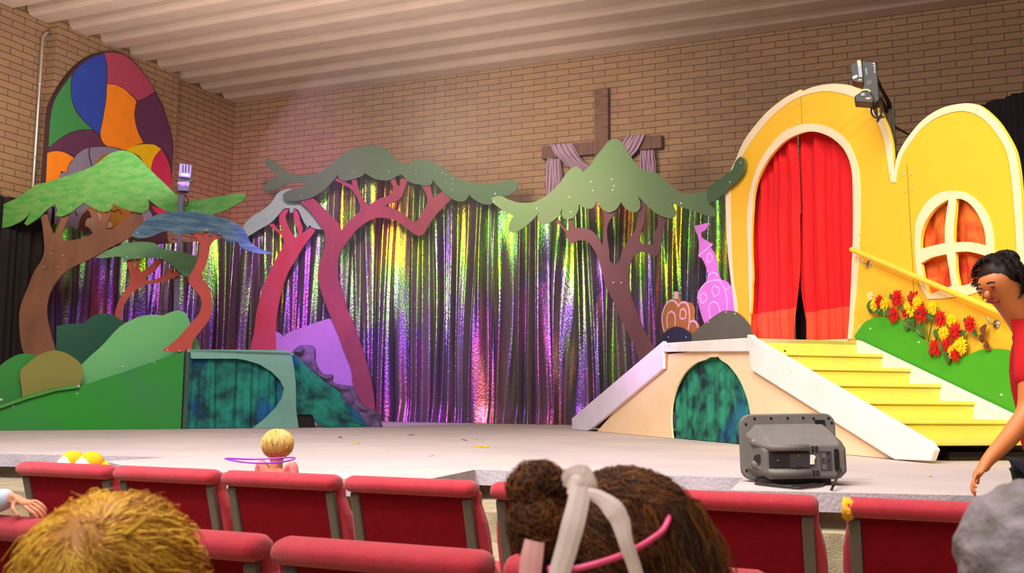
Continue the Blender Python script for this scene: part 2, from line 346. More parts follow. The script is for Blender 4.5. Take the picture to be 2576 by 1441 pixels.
# small things on the left wall
b = MB(); pp = onX(96, 270, XC + .06); zt = onX(116, 84, XC + .06).z
b.tube([(pp.x, pp.y, onX(82, 470, XC + .06).z - 2.5), (pp.x, pp.y, zt - .1), (pp.x, pp.y + .06, zt), (pp.x, pp.y + .14, zt + .05)], .026, 10)
for q in range(4): b.tube([(pp.x, pp.y, zt - .9 - q * 1.25), (pp.x, pp.y, zt - .86 - q * 1.25)], .034, 10)
tag(b.build('conduit_pipe', mat('galvanised', '#d9cfc4', rough=.35, metal=.75), smooth_=True), 'thin shiny metal conduit pipe running up the yellowish brick wall left of the mural', 'pipe')
dk = mat('black_drape', '#1c1416', rough=.9, var=.3, vscale=6)
pd = Pl((XC + .3, 0), (0, 1)); zt = pd.hit(22, 496).z
o = pleats('drape', pd, 6.5, pd.uv(pd.hit(128, 600))[0], .01, zt, dk, .05, .28, seed=3, nu=220); tag(o, 'black drape hanging on the left brick wall behind the brown tree trunk', 'curtain')
pr_ = Pl(at(2500, 1017, 13.0), vpdir(195)); a = pr_.px(2440, 272); c = pr_.px(3050, 80); sgn = c[0]
o = pleats('drape', pr_, a[0], c[0], .01, 0, dk, .05, .3, seed=9, nu=160, top=lambda u: a[1] + (c[1] - a[1]) * (u - a[0]) / (c[0] - a[0])); tag(o, 'black drape standing behind the right hump of the yellow house front', 'curtain')
# ------------------------------------------------------------------ mural on the left wall
pm = Pl((XM + .10, 0), (0, 1))
ol = mat('mural_outline', '#4a3136', rough=.6)
def cmat(n, h): return paint('mural_' + n, h, var=.07, vscale=5, rough=.5, bump=.1)
mm = [ol, cmat('blue', '#2f4aa6'), cmat('rose', '#b0455a'), cmat('green', '#3f8c4a'), cmat('orange', '#fb8a1e'), cmat('violet', '#61334f'), cmat('grey', '#8b7f92'), cmat('yellow', '#edbc10'), cmat('crimson', '#c03050'), cmat('brown', '#5e3420'), cmat('tan', '#a8702a'), cmat('cream', '#c8a888')]
mo = Z(1, '325,1150 345,900 365,640 375,590 400,530 450,440 520,345 600,270 680,222 760,200 830,198 900,218 960,262 1040,350 1110,460 1170,570 1210,680 1245,800 1256,875 1252,1000 1242,1150 1222,1400 1215,1555') + [(440, 640), (103, 640)]
def muralx(b, pl):
    def s(k, pts, m, off=.006): b.sheet(pl, uvp(pl, Z(k, pts), 3), off, m)
    s(1, '752,216 680,240 600,290 532,360 515,450 520,540 545,610 600,690 660,750 722,808 740,700 765,540 770,400 770,300', 1)
    s(1, '756,210 830,210 900,228 960,272 1040,362 1112,478 1116,494 1060,530 1000,562 960,520 900,470 840,440 776,432 776,300', 2)
    s(1, '518,370 450,462 400,545 372,640 356,800 352,895 420,840 500,790 600,765 668,765 600,700 545,630 515,540 510,450', 3)
    s(1, '776,436 840,444 900,475 950,520 986,562 972,640 976,700 1000,790 1038,862 980,880 900,914 840,895 765,880 728,812 745,700 770,540', 4)
    s(1, '1118,496 1165,590 1200,680 1235,800 1247,880 1243,1020 1215,950 1175,905 1140,880 1042,862 1004,780 978,690 976,640 990,566 1060,535', 5)
    s(1, '350,905 420,846 500,798 600,772 665,772 725,830 760,884 700,890 640,895 570,930 535,960 470,930 400,918 348,935', 5)
    s(1, '342,935 400,922 470,934 530,968 528,985 500,1020 480,1072 440,1080 425,1115 400,1180 330,1200', 4)
    s(1, '910,914 980,882 1040,872 1110,874 1168,906 1120,960 1100,1010 1094,1075 1060,1040 1010,960', 7)
    s(1, '1170,912 1196,950 1230,1040 1238,1100 1238,1240 1180,1180 1130,1110 1096,1072 1100,1010 1125,955', 8)
    s(2, '560,80 620,40 700,28 780,28 870,50 900,120 900,300 1050,450 1100,520 1100,640 340,760 345,480 430,240 440,205 480,210 500,150 535,110', 6)
    s(2, '1100,455 1180,480 1222,498 1214,515 1150,520 1110,480', 8)
    s(2, '700,125 740,90 790,75 830,120 760,160 690,165', 10, .010)
    s(2, '450,680 500,645 560,620 575,560 610,500 680,470 900,470 1000,510 1030,560 1010,610 900,680 700,690 560,690 480,700', 9, .010)
    s(2, '620,480 700,430 860,440 950,480 930,540 860,600 790,620 740,560 690,520', 10, .014)
    s(2, '610,600 625,550 660,540 700,500 740,530 735,570 690,590 680,660 650,680 650,625', 11, .018)
    s(2, '760,580 790,570 812,590 800,610 765,615', 11, .018); s(2, '760,620 800,635 780,645', 11, .018)
    for q in ('800,490 830,500 850,480 870,500 880,520', '645,30 642,90 655,140 662,165', '540,490 556,530'):
        b.stroke(pl, uvp(pl, Z(2, q), 3, False), .02, .016, 0)
o = cutout('mural_panel', pm, mo, None, .10, n=3, mats=mm, extra=muralx); tag(o, 'tall arched stained-glass style mural in blue, rose, green, orange and violet on the left wall', 'mural')
# ------------------------------------------------------------------ the cross on the back wall
pc = Pl((0, YB - .16), (1, 0)); wd = mat('dark_wood', '#7b5442', rough=.7, var=.35, vscale=2.5, stretch=(1, 1, 12), bump=.4, bscale=8)
cr_ = empty('wall_cross', pc.P(pc.px(1512, 400)[0], pc.px(1512, 600)[1]), 'dark wooden cross on the back brick wall draped with mauve cloth', 'cross')
v0, v1 = pc.px(1495, 224), pc.px(1529, 224); zb = pc.px(1512, 640)[1]
b = MB(); b.prism(pc, [(v0[0], v0[1]), (v1[0], v0[1]), (v1[0], zb), (v0[0], zb)], 0, -.16); b.build('upright_beam', wd, cr_, bevel=.015)
h0, h1, h2 = pc.px(1363, 371), pc.px(1665, 337), pc.px(1363, 402)
wd2 = mat('dark_wood_beam', '#74503f', rough=.7, var=.35, vscale=2.5, stretch=(12, 1, 1), bump=.4, bscale=8); zt = (h0[1] + h1[1]) / 2; hh = h0[1] - h2[1]
b = MB(); b.prism(pc, [(h0[0], zt), (h1[0], zt), (h1[0], zt - hh), (h0[0], zt - hh)], .02, -.15); b.build('cross_beam', wd2, cr_, bevel=.015)
mv = mat('mauve_cloth', '#b08f9e', rough=.9, var=.12, vscale=5)
dr = empty('draped_cloth', pc.P(h0[0] + 1.5, zt - 1.0, .03), 'pleated mauve cloth looped over the arms of the wall cross', 'cloth')
pk = pc.shift(.06)
def cl(A, B_, nm):
    A = [pk.hit(*q) for q in smooth(Z(6, A), 4, False)]; B_ = [pk.hit(*q) for q in smooth(Z(6, B_), 4, False)]
    v, f = patch(A, B_, 26, 60, lambda u, t: pk.n * (.03 * math.sin(t * 22 + 3 * u) + .02 * math.sin(t * 51)))
    solid(mk(nm, v, f, mv, dr, smooth_=True), .01)
cl('515,570 510,640 505,740 503,835', '600,575 608,650 612,740 590,835', 'hanging_end')
cl('535,470 560,530 620,590 690,645 760,690', '690,460 715,510 740,560 780,605 830,635', 'swag')
cl('1220,398 1195,460 1160,520 1120,560 1060,600', '1085,410 1060,445 1045,480 1020,530 980,560', 'swag')
cl('1190,515 1185,570 1190,640 1200,700', '1280,510 1286,560 1292,620 1292,700', 'hanging_end')
# ------------------------------------------------------------------ holographic backdrop
pb = Pl((0, 15.55), (1, 0)); tops = [(125, 640), (240, 620), (330, 602), (600, 592), (660, 560), (700, 500), (800, 455), (900, 415), (1000, 425), (1150, 465), (1245, 500), (1300, 515), (1400, 505), (1520, 480), (1660, 490), (1760, 498), (1845, 486)]
tu = [pb.px(*q) for q in tops]
def topz(u):
    for (a, za), (c, zb_) in zip(tu, tu[1:]):
        if u <= c: return za + (zb_ - za) * max(0, (u - a) / (c - a))
    return tu[-1][1]
# in plan the curtain hangs along the back wall, rounds the corner and comes forward in front of the side wall
XS = XM + .30; RC = .5; sB = XS + RC; y_end = onX(124, 640, XS).y
path_len = (tu[-1][0] - sB) + RC * PI / 2 + (15.55 - RC - y_end)
def path(s_):     # s_ from the right end; returns point and inward normal
    a = tu[-1][0] - sB
    if s_ < a: return Vector((tu[-1][0] - s_, 15.55, 0)), Vector((0, -1, 0)), tu[-1][0] - s_
    s2 = s_ - a
    if s2 < RC * PI / 2:
        t = s2 / RC; return Vector((sB - RC * math.sin(t), 15.55 - RC + RC * math.cos(t), 0)), Vector((math.sin(t), -math.cos(t), 0)), None
    return Vector((XS, 15.55 - RC - (s2 - RC * PI / 2), 0)), Vector((1, 0, 0)), None
zl_ = onX(330, 604, XS).z; zr_ = topz(sB)
v = []; f = []; NU, NV = 1900, 30
for j in range(NV):
    t = j / (NV - 1)
    for i in range(NU):
        u = path_len * i / (NU - 1); p, nrm, ux = path(u)
        n1 = noise.noise(Vector((u * .9, 0, t * .5))); n2 = noise.noise(Vector((u * 2.3, 7, t * 1.0))); n3 = noise.noise(Vector((u * 6, 3, t * 2.)))
        a = .75 + .7 * noise.noise(Vector((u * .8, 11, t * .8)))
        y = a * (.075 * math.sin(u * 22 + 6 * n1 + 2.5 * n2) + .028 * math.sin(u * 41 + 7 * n2)) + .012 * n3
        if t > .93: y += (t - .93) * 1.2 * (.5 + n2)
        z = topz(ux) if ux is not None else zr_ + (zl_ - zr_) * min(1, max(0, (u - (tu[-1][0] - sB)) / 2.))
        v.append(p + nrm * y + Vector((0, 0, z + (.004 - z) * t)))
for j in range(NV - 1):
    for i in range(NU - 1): f.append((j*NU+i, j*NU+i+1, (j+1)*NU+i+1, (j+1)*NU+i))
o = mk('foil_curtain', v, f, holo(), smooth_=True); tag(o, 'wide pleated holographic foil curtain shimmering in rainbow colours behind the painted trees', 'curtain')
# ------------------------------------------------------------------ painted plywood trees
def leafm(n, c, c2, st=(1, 1, 3), vs=4.): return mat('leaf_' + n, c, rough=.6, col2=c2, vscale=vs, stretch=st, bump=.2)
def tree(name, label, pl, trunk, leaves, tm, lm, scr=(), base=(0, 0), leaf_off=.05, th=.02, tn=3, cat='cutout tree'):
    p = pl.hit(*base); e = empty(name, (p.x, p.y, 0), label, cat)
    tp = uvp(pl, trunk, tn); b = MB(); b.prism(pl, tp, 0, -th); b.build('trunk', tm, e)
    pf = pl.shift(leaf_off)
    for l in leaves: q = uvp(pf, l, 4); b = MB(); b.prism(pf, q, 0, -th); b.build('foliage', lm, e)
    screws(e, pf.shift(.002), scr); return e
def wood(n, c, c2): return mat('bark_' + n, c, rough=.65, col2=c2, vscale=2.5, stretch=(1, 1, .6), bump=.2)
p0 = ground(0, 1083); p1 = ground(740, 1076); L0 = Pl(p0, p1 - p0)     # front of the left set
PT = Pl((0, 10.9), (1, 0))
tree('brown_tree', 'big brown plywood tree with feathery light green foliage at far left', PT,
     Z(2, '285,520 300,560 310,620 318,700 320,780 300,850 260,910 230,970 200,1050 170,1120 145,1200 138,1280 143,1360 150,1440 170,1520 188,1560 200,1900 420,1900 405,1540 395,1490 370,1410 352,1340 338,1270 334,1200 350,1110 375,1050 410,1000 450,950 500,915 560,880 640,845 700,815 780,765 860,725 930,690 1000,655 1030,610 1035,560 1020,505 980,500 920,540 860,590 800,625 765,618 778,570 805,515 770,495 740,530 718,590 704,540 692,480 640,480 665,540 682,600 672,650 620,680 540,700 470,705 438,678 458,620 482,560 505,500 462,515 430,580 405,640 385,665 368,620 345,560 335,515'),
     [Z(2, '-20,480 60,425 130,395 200,345 260,300 330,285 430,255 520,225 620,190 700,150 760,100 820,65 880,52 940,62 1000,100 1040,145 1075,180 1130,235 1190,290 1240,340 1285,380 1340,420 1420,408 1500,400 1600,385 1700,365 1760,365 1782,385 1760,415 1700,452 1640,482 1560,512 1440,530 1330,515 1280,500 1210,492 1150,465 1110,435 1070,402 1075,440 1070,480 1040,505 980,500 920,482 860,460 818,435 810,470 780,495 720,490 660,460 610,430 565,462 500,510 440,532 398,520 415,490 400,440 340,480 280,540 230,575 195,597 176,582 200,540 226,495 160,560 80,600 30,614 -20,612')],
     wood('brown', '#8a5c49', '#765044'), leafm('spring', '#6c9c54', '#4a9440', (1.5, 1, 5), 3),
     [(129, 638), (158, 643), (145, 672), (111, 671), (96, 506), (178, 522), (213, 499), (271, 517), (373, 498), (412, 523), (352, 483), (486, 514), (499, 514), (486, 531), (499, 531)], base=(95, 1060), cat='stage tree', leaf_off=.04)
PS = L0.shift(-1.0)
tree('small_red_tree', 'small red-branched plywood tree with a narrow arching green crown behind the pale green hill', PS,
     Z(2, '820,1500 835,1235 850,1170 890,1095 930,1040 945,1000 940,950 925,880 915,825 960,825 970,880 990,920 984,870 985,825 1012,825 1005,880 1020,935 1050,920 1100,880 1150,838 1182,850 1140,905 1090,950 1050,975 1070,995 1130,985 1190,955 1240,895 1265,905 1240,940 1300,930 1320,955 1260,975 1190,1005 1120,1015 1050,1030 990,1060 940,1110 900,1170 885,1230 890,1500'),
     [Z(2, '690,832 760,785 820,760 900,730 980,716 1060,715 1120,725 1170,755 1210,775 1280,780 1350,800 1425,825 1445,860 1440,900 1400,982 1370,975 1310,945 1260,900 1200,852 1150,836 1080,828 1000,838 940,842 905,858 898,825 840,822 760,832')],
     wood('red', '#b04a3c', '#9c4438'), leafm('olive', '#5f8a55', '#547a5c'), [(320, 646), (347, 645), (405, 648), (470, 668)], base=(298, 1050), cat='stage tree')
PBn = L0.shift(-.02)
tree('bent_red_tree', 'crooked red plywood tree with a drooping dark blue crown standing on the green box', PBn,
     Z(2, '1380,655 1420,690 1450,730 1445,790 1430,850 1400,920 1366,980 1375,1020 1420,1070 1455,1120 1462,1180 1440,1240 1400,1290 1340,1360 1290,1415 1230,1465 1175,1505 1250,1510 1320,1512 1392,1512 1396,1440 1450,1365 1500,1305 1530,1235 1536,1140 1522,1060 1480,1000 1458,960 1475,920 1500,860 1518,780 1525,740 1560,700 1605,668 1560,665 1530,690 1512,705 1506,650 1480,640 1474,690 1440,660'),
     [Z(2, '953,672 970,640 1010,600 1060,560 1120,525 1200,502 1300,495 1400,498 1500,508 1580,530 1650,550 1710,580 1760,610 1790,660 1810,710 1850,745 1900,770 1972,792 1960,800 1890,801 1830,790 1770,770 1742,750 1722,720 1660,718 1620,692 1600,665 1550,655 1500,642 1450,640 1380,655 1300,660 1250,656 1238,635 1180,642 1120,667 1060,685 990,687')],
     wood('scarlet', '#b0483c', '#9a403e'), mat('leaf_navy', '#2f5068', rough=.55, col2='#5c7478', vscale=3, stretch=(1.2, 1, 6), bump=.2), [(346, 585), (520, 578), (552, 587), (421, 880), (452, 882)], base=(445, 880), cat='stage tree', leaf_off=.04)
P15 = Pl((0, 15.02), (1, 0)); P152 = Pl((0, 15.22), (1, 0))
tree('leaning_red_tree', 'leaning crimson plywood tree with a pale teal crown left of the tallest red tree', P152,
     Z(4, '332,648 380,690 420,720 445,760 435,810 400,870 350,970 300,1080 265,1200 240,1320 225,1441 205,1520 200,1600 190,2020 420,2020 402,1560 388,1450 385,1400 392,1300 410,1200 440,1080 480,980 530,900 570,830 610,770 650,720 672,680 640,668 610,690 572,712 577,670 560,620 545,560 520,525 514,590 530,650 550,720 530,745 500,710 470,650 453,590 480,535 440,540 410,600 420,660 450,702 400,680 368,640'),
     [Z(4, '150,665 200,600 260,560 320,520 360,480 390,430 430,400 492,386 500,410 560,440 600,480 650,560 700,620 760,690 725,684 680,680 640,662 625,643 620,672 595,640 570,590 545,540 516,528 505,562 488,562 484,528 440,535 400,580 340,640 270,680 180,736 165,700')],
     wood('crimson', '#b03c48', '#b04860'), leafm('teal', '#8fae98', '#86a898'), [(675, 559), (715, 519), (751, 521), (796, 558), (778, 565)], base=(665, 1050), cat='stage tree')
tree('tall_red_tree', 'tallest red plywood tree with a long wavy grey-green crown in front of the foil curtain', P15,
     Z(4, '545,472 600,450 650,455 720,520 790,590 840,640 860,692 900,640 960,580 1000,540 985,480 950,410 900,370 840,340 785,310 850,318 900,345 942,362 930,305 965,310 985,390 1010,450 1045,500 1060,510 1100,480 1160,450 1220,430 1237,390 1220,340 1203,310 1245,305 1260,350 1280,372 1300,310 1342,325 1320,380 1300,440 1260,480 1200,500 1175,515 1240,530 1310,570 1380,625 1402,625 1440,570 1480,500 1480,440 1450,380 1435,345 1500,362 1512,410 1530,462 1560,430 1610,395 1675,442 1620,500 1560,560 1500,640 1460,712 1430,730 1388,716 1330,670 1270,625 1200,602 1120,598 1060,620 1000,660 940,720 890,790 855,840 838,900 835,980 840,1060 870,1150 900,1250 940,1350 975,1445 1020,1575 1050,1675 1080,1795 1095,1895 1104,1990 1112,2085 1020,2085 1005,1955 980,1885 945,1815 930,1695 880,1565 830,1425 790,1335 750,1235 710,1120 690,1030 700,940 725,860 742,780 740,710 700,640 640,560 590,510'),
     [Z(4, '312,195 325,163 370,185 430,240 500,280 600,290 660,280 740,250 800,200 870,140 950,95 1040,75 1120,75 1190,105 1250,160 1310,205 1345,211 1400,180 1470,177 1540,205 1620,260 1700,310 1780,335 1870,350 1950,350 2045,334 2110,326 2143,345 2135,390 2080,430 2000,450 1965,470 1952,500 1900,502 1850,482 1800,447 1789,428 1762,470 1720,481 1660,461 1600,412 1560,370 1518,318 1515,350 1480,366 1420,356 1370,346 1330,320 1298,283 1250,302 1210,325 1150,325 1090,310 1034,274 1000,300 940,320 870,330 842,310 833,283 790,340 740,390 700,420 650,450 580,471 500,478 450,466 433,435 470,405 540,385 590,362 602,345 550,344 480,350 420,376 350,401 310,402 298,375 340,330 410,292 350,258')],
     wood('maroon', '#8a3a48', '#7c3446'), leafm('grey_green', '#4a6244', '#466040'), [(837, 620), (890, 432), (978, 431), (1046, 437), (1093, 431), (1113, 434), (1122, 439), (1122, 458), (1138, 450), (1139, 462), (1137, 478), (763, 508), (757, 494), (1245, 488)], base=(905, 1060), cat='stage tree')
PD = Pl((0, 13.55), (1, 0))
dt = tree('broad_green_tree', 'maroon plywood tree with a wide pointed pale green crown in front of the cross', PD,
     Z(6, '540,1000 600,1058 640,1108 660,1170 690,1186 740,1165 800,1175 840,1220 880,1300 905,1400 935,1500 980,1590 1020,1690 1060,1770 1110,1870 1150,1960 1180,2050 1185,2400 1330,2400 1325,2040 1290,1950 1240,1870 1200,1790 1170,1710 1140,1640 1115,1560 1104,1470 1100,1390 1112,1335 1140,1275 1182,1248 1230,1253 1260,1275 1300,1277 1320,1255 1332,1210 1340,1140 1350,1080 1370,1030 1385,990 1310,985 1310,1050 1290,1110 1278,1200 1230,1195 1188,1190 1180,1160 1190,1100 1210,1040 1220,980 1226,880 1180,830 1180,920 1165,1000 1150,1080 1110,1150 1070,1210 1050,1250 1022,1325 990,1340 963,1312 958,1240 944,1150 945,1060 970,1010 1010,960 1045,890 1000,925 960,950 925,950 885,895 905,940 926,1010 916,1100 911,1203 880,1150 850,1110 800,1080 740,1075 700,1060 692,1010 690,970 655,995 668,1060 682,1107 640,1080 600,1030 570,975'),
     [Z(6, '105,858 170,843 230,870 300,890 400,890 480,855 540,810 600,750 640,690 680,645 730,633 770,670 820,620 860,560 910,500 950,450 1000,428 1040,445 1080,500 1110,550 1160,620 1220,660 1310,680 1370,730 1430,790 1490,820 1560,825 1640,812 1667,815 1672,860 1690,905 1722,940 1739,970 1720,996 1660,986 1590,960 1500,930 1450,910 1407,888 1430,930 1441,970 1420,1001 1370,1001 1300,970 1240,920 1200,880 1163,838 1182,890 1182,930 1150,961 1100,950 1060,915 1044,888 1010,940 960,963 920,950 885,912 869,883 840,930 800,936 738,906 735,940 710,990 670,1013 630,1006 614,980 622,932 580,1000 530,1036 480,1046 443,1031 439,1000 452,962 400,1020 340,1072 280,1106 240,1101 231,1080 240,1030 267,988 210,960 150,922 115,892')],
     wood('plum', '#60303a', '#542a34'), leafm('sage', '#5c6e46', '#54703e', (1, 1, 1), 1.6), [(1243, 507), (1246, 487), (1432, 495), (1487, 457), (1491, 479), (1539, 451), (1545, 467), (1541, 478), (1563, 711), (1543, 711), (1436, 533), (1350, 524), (1713, 511)], base=(1660, 1060), cat='stage tree')
# the free limb that reaches over to the house front
# ------------------------------------------------------------------ the left set: hills, ramp, box, slide
def hill(name, label, pl, pts, m, scr=(), n=4, cat='painted hill', th=.02, base0=True, clip=None, **k):
    if clip:
        poly = [(a, max(b_, .002)) for a, b_ in uvp(pl, pts, n)]; poly = [(min(a, clip[0]), b_) if b_ < clip[1] else (a, b_) for a, b_ in poly]; b_ = MB(); b_.prism(pl, poly, 0, -th); o = b_.build(name, m)
    else: o = cutout(name, pl, pts, m, th, n=n, base0=base0, **k)
    tag(o, label, cat); screws(o, pl.shift(.002), scr); return o
UA = L0.px(472, 900)[0]; ZDK = L0.px(600, 884)[1]
hill('dark_hill', 'dark bottle-green plywood hill rising behind the pale green one', L0.shift(-.75), Z(3, '400,1150 410,290 480,275 560,270 610,265 650,230 700,205 760,195 820,208 870,240 920,275 1000,400 1000,1150'), paint('bottle_green', '#1d4f38', var=.1, vscale=2))
hill('pale_hill', 'large pale green plywood hill sloping up towards the bent red tree', L0.shift(-.3), Z(3, '560,1100 560,850 560,600 600,560 650,510 740,430 840,320 880,285 960,240 1030,215 1120,205 1180,210 1230,190 1290,175 1340,190 1365,230 1390,290 1420,360 1446,455 1450,1100'), mat('pale_green', '#68b068', rough=.65, col2='#68a474', vscale=1.2, bump=.15), [(302, 833), (257, 881)], n=4, clip=(UA - .05, ZDK + .015))
hill('round_bush', 'dark green rounded plywood bush at the far left edge', L0.shift(-.16), Z(3, '-200,1080 -200,700 -60,630 0,575 60,530 130,495 200,488 260,500 300,540 320,800 330,1080'), paint('grass_dark', '#2c7c2c', vscale=2))
hill('olive_bush', 'olive-brown rounded plywood bush in front of the brown tree trunk', L0.shift(-.09), Z(3, '200,1080 170,860 155,730 145,640 155,600 200,560 270,505 330,475 400,465 470,480 540,520 590,570 602,630 590,690 570,735 560,1080'), paint('olive', '#807a34', vscale=2))
rp = Z(3, '-450,1060 -450,1015 0,884 170,824 250,798 400,762 480,738 560,730 590,725 740,670 900,620 1100,550 1250,500 1368,474 1362,1032')
hill('green_ramp', 'bright green plywood ramp side running down to the left in front of the hills', L0, rp, mat('ramp_green', '#208a18', rough=.6, col2='#30803a', vscale=1.0, bump=.1), [(194, 990), (33, 1022), (309, 921), (388, 912)], n=1, clip=(UA - .045, 9))
o = MB(); a = [L0.px(*q) for q in Z(3, '-450,1012 0,878 200,808 400,752 560,730')]
for q, r in zip(a, a[1:]): o.obox(L0.P(q[0], q[1] - .01, -.10), L0.u * (r[0] - q[0]) + Vector((0, 0, r[1] - q[1])), L0.n * .15, Vector((0, 0, .035)))
tag(o.build('ramp_rail', paint('rail_green', '#4c8c38')), 'narrow green edging board along the top of the green ramp', 'board'); screws(o and bpy.context.scene.objects['ramp_rail'], L0.shift(.06), [(198, 971), (3, 1005)], .016)
bx = empty('tunnel_box', (L0.hit(600, 1079).x, L0.hit(600, 1079).y, 0), 'teal green plywood box with a curtained half-arch opening under the two red trees', 'stage box')
teal = mat('box_teal', '#74a494', rough=.65, col2='#6a9888', vscale=1.5, bump=.1)
fp = uvp(L0, Z(3, '1374,458 1985,462') + Z(5, '480,467 500,520 512,600 524,700 525,800 527,900 545,1024 215,1030 300,960 380,880 425,810 441,745 410,680 350,620 260,565 160,535 100,525 -233,524'), 1)
fpo = [(a, max(.003, z)) for a, z in fp]; b = MB(); b.prism(L0, fpo, .03, 0); b.build('front_panel', teal, bx)
ua, ub = L0.px(472, 900)[0], L0.px(737, 900)[0]; zt = L0.px(600, 884)[1]
b = MB(); b.prism(L0, [(ua - .02, zt - .03), (ub, zt - .03), (ub, zt + .005), (ua - .02, zt + .005)], .03, -.85); b.build('deck', mat('deck_grey', '#8a9488', rough=.8), bx)
b = MB(); b.prism(L0, [(ua - .03, 0.003), (ua + .02, .003), (ua + .02, zt), (ua - .03, zt)], .025, -.85); b.build('side_post', paint('post_dark', '#3c5048'), bx)
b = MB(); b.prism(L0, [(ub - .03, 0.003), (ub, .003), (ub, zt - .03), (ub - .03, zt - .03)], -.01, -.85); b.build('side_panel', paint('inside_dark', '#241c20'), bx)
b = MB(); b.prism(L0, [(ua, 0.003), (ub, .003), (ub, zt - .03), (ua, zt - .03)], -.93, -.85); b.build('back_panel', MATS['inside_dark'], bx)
tie = mat('teal_fabric', '#1f8070', rough=.85, col2='#12343c', vscale=4.5, bump=.5, bscale=60)
def tiedye(m):
    nt = m.node_tree; N = nt.nodes; L = nt.links; b = N['Principled BSDF']; src = b.inputs['Base Color'].links[0].from_socket
    nz = N.new('ShaderNodeTexNoise'); nz.inputs['Scale'].default_value = 2.1; nz.inputs['Detail'].default_value = 3; L.new(N['Texture Coordinate'].outputs['Object'], nz.inputs['Vector'])
    mr = N.new('ShaderNodeMapRange'); mr.inputs['From Min'].default_value = .55; mr.inputs['From Max'].default_value = .7; L.new(nz.outputs['Fac'], mr.inputs['Value'])
    mx = N.new('ShaderNodeMix'); mx.data_type = 'RGBA'; L.new(mr.outputs[0], mx.inputs['Factor']); L.new(src, mx.inputs['A']); mx.inputs['B'].default_value = lin('#185a90'); L.new(mx.outputs['Result'], b.inputs['Base Color'])
tiedye(tie)
o = pleats('curtain', L0, ua + .03, ub - .05, .006, zt - .04, tie, .028, .26, bx, 160, 8, seed=2, off=-.06)
# slide side: teal cloth over the ramp with crumpled violet cloth along its edge
LS = L0.shift(.01)
A = [LS.hit(*q) for q in smooth(Z(5, '500,475 540,510 600,570 680,640 760,705 860,775 870,810 930,870 980,920 1020,970 1042,1020'), 3, False)]
Bq = [LS.hit(*q) for q in smooth(Z(5, '506,520 524,700 524,850 532,932 650,932 664,970 690,1006 740,1021 850,1021 1000,1021 1030,1021'), 3, False)]
v, f = patch(A, Bq, 60, 24, lambda u, t: LS.n * ((.03 * noise.noise(Vector((u * 9, t * 5, 1))) + .02 * math.sin(t * 17 + u * 7)) * math.sin(PI * t)))
o = solid(mk('slide_cloth', v, f, tie, smooth_=True), .008); tag(o, 'teal tie-dyed cloth stretched over the slope right of the teal box', 'cloth')
b = MB(); a = L0.px(748, 1075); c = L0.px(792, 1042); b.prism(L0, [(a[0], .003), (c[0] + .02, .003), (c[0], c[1]), (a[0], c[1])], -.02, -.35)
tag(b.build('black_case', paint('case_black', '#1c1216', bump=0)), 'small black box at floor level under the teal slide cloth', 'box')
LV = L0.shift(-.04)
A = [LV.hit(*q) for q in smooth(Z(5, '515,470 560,433 620,430 660,440 673,480 668,530 690,590 740,643 792,641 801,662 790,690 840,715 900,720 940,725 970,770 1000,840 1040,882 1100,900 1140,930 1146,980 1156,1018'), 3, False)]
Bq = [LV.hit(*q) for q in smooth(Z(5, '505,480 540,515 600,575 680,645 760,710 850,775 870,815 930,875 990,930 1025,990 1040,1021'), 3, False)]
v, f = patch(A, Bq, 110, 16, lambda u, t: LV.n * (.09 * math.sin(PI * t) * (.6 + noise.noise(Vector((u * 12, t * 2, 4)))) + .02 * noise.noise(Vector((u * 40, t * 9, 2)))))
o = solid(mk('rock_cloth', v, f, mat('violet_cloth', '#6a5078', rough=.8, col2='#544468', vscale=7, bump=.4, bscale=20), smooth_=True), .02); tag(o, 'crumpled violet-grey cloth heaped like rocks along the slide edge', 'cloth')
lil = paint('lilac', '#a878b8', var=.08, vscale=2)
hill('lilac_flat', 'lilac plywood rock shape leaning behind the tallest red tree', Pl((0, 15.12), (1, 0)), Z(5, '395,1010 385,330 405,335 430,360 432,375 460,345 500,325 600,290 700,255 780,235 830,250 870,430 945,640 950,725 960,1020'), lil, n=3)
# ------------------------------------------------------------------ bridge with stairs and slide (right set)
BR = Pl(ground(2235, 1154), vpdir(620)); W = 1.08
if BR.u.dot(Vector((1, -1, 0))) < 0: BR.u = -BR.u
sT, H = BR.px(1896, 851); sL, _h = BR.px(1676, 864); sE = BR.px(2345, 1150)[0]; s0 = BR.px(1452, 1078)[0]
BK = BR.shift(-W)
cream = mat('bridge_cream', '#fad6a8', rough=.6, var=.06, vscale=1.5, bump=.08); wht = mat('board_white', '#efe2d8', rough=.6, var=.1, vscale=2.5, bump=.25, bscale=50)
yel = mat('tread_yellow', '#d0c356', rough=.7, col2='#c6bb60', vscale=4, bump=.2)
br = empty('bridge', BR.P((sT + sL) / 2, 0), 'cream painted stage bridge with white rails, yellow stairs and an arched curtained opening', 'stage bridge')
arch = smooth([(1692, 1112), (1688, 1060), (1690, 1018), (1702, 975), (1724, 936), (1752, 912), (1784, 899), (1786, 893), (1806, 892), (1808, 900), (1832, 918), (1860, 955), (1880, 1005), (1889, 1055), (1888, 1122)], 3, False)
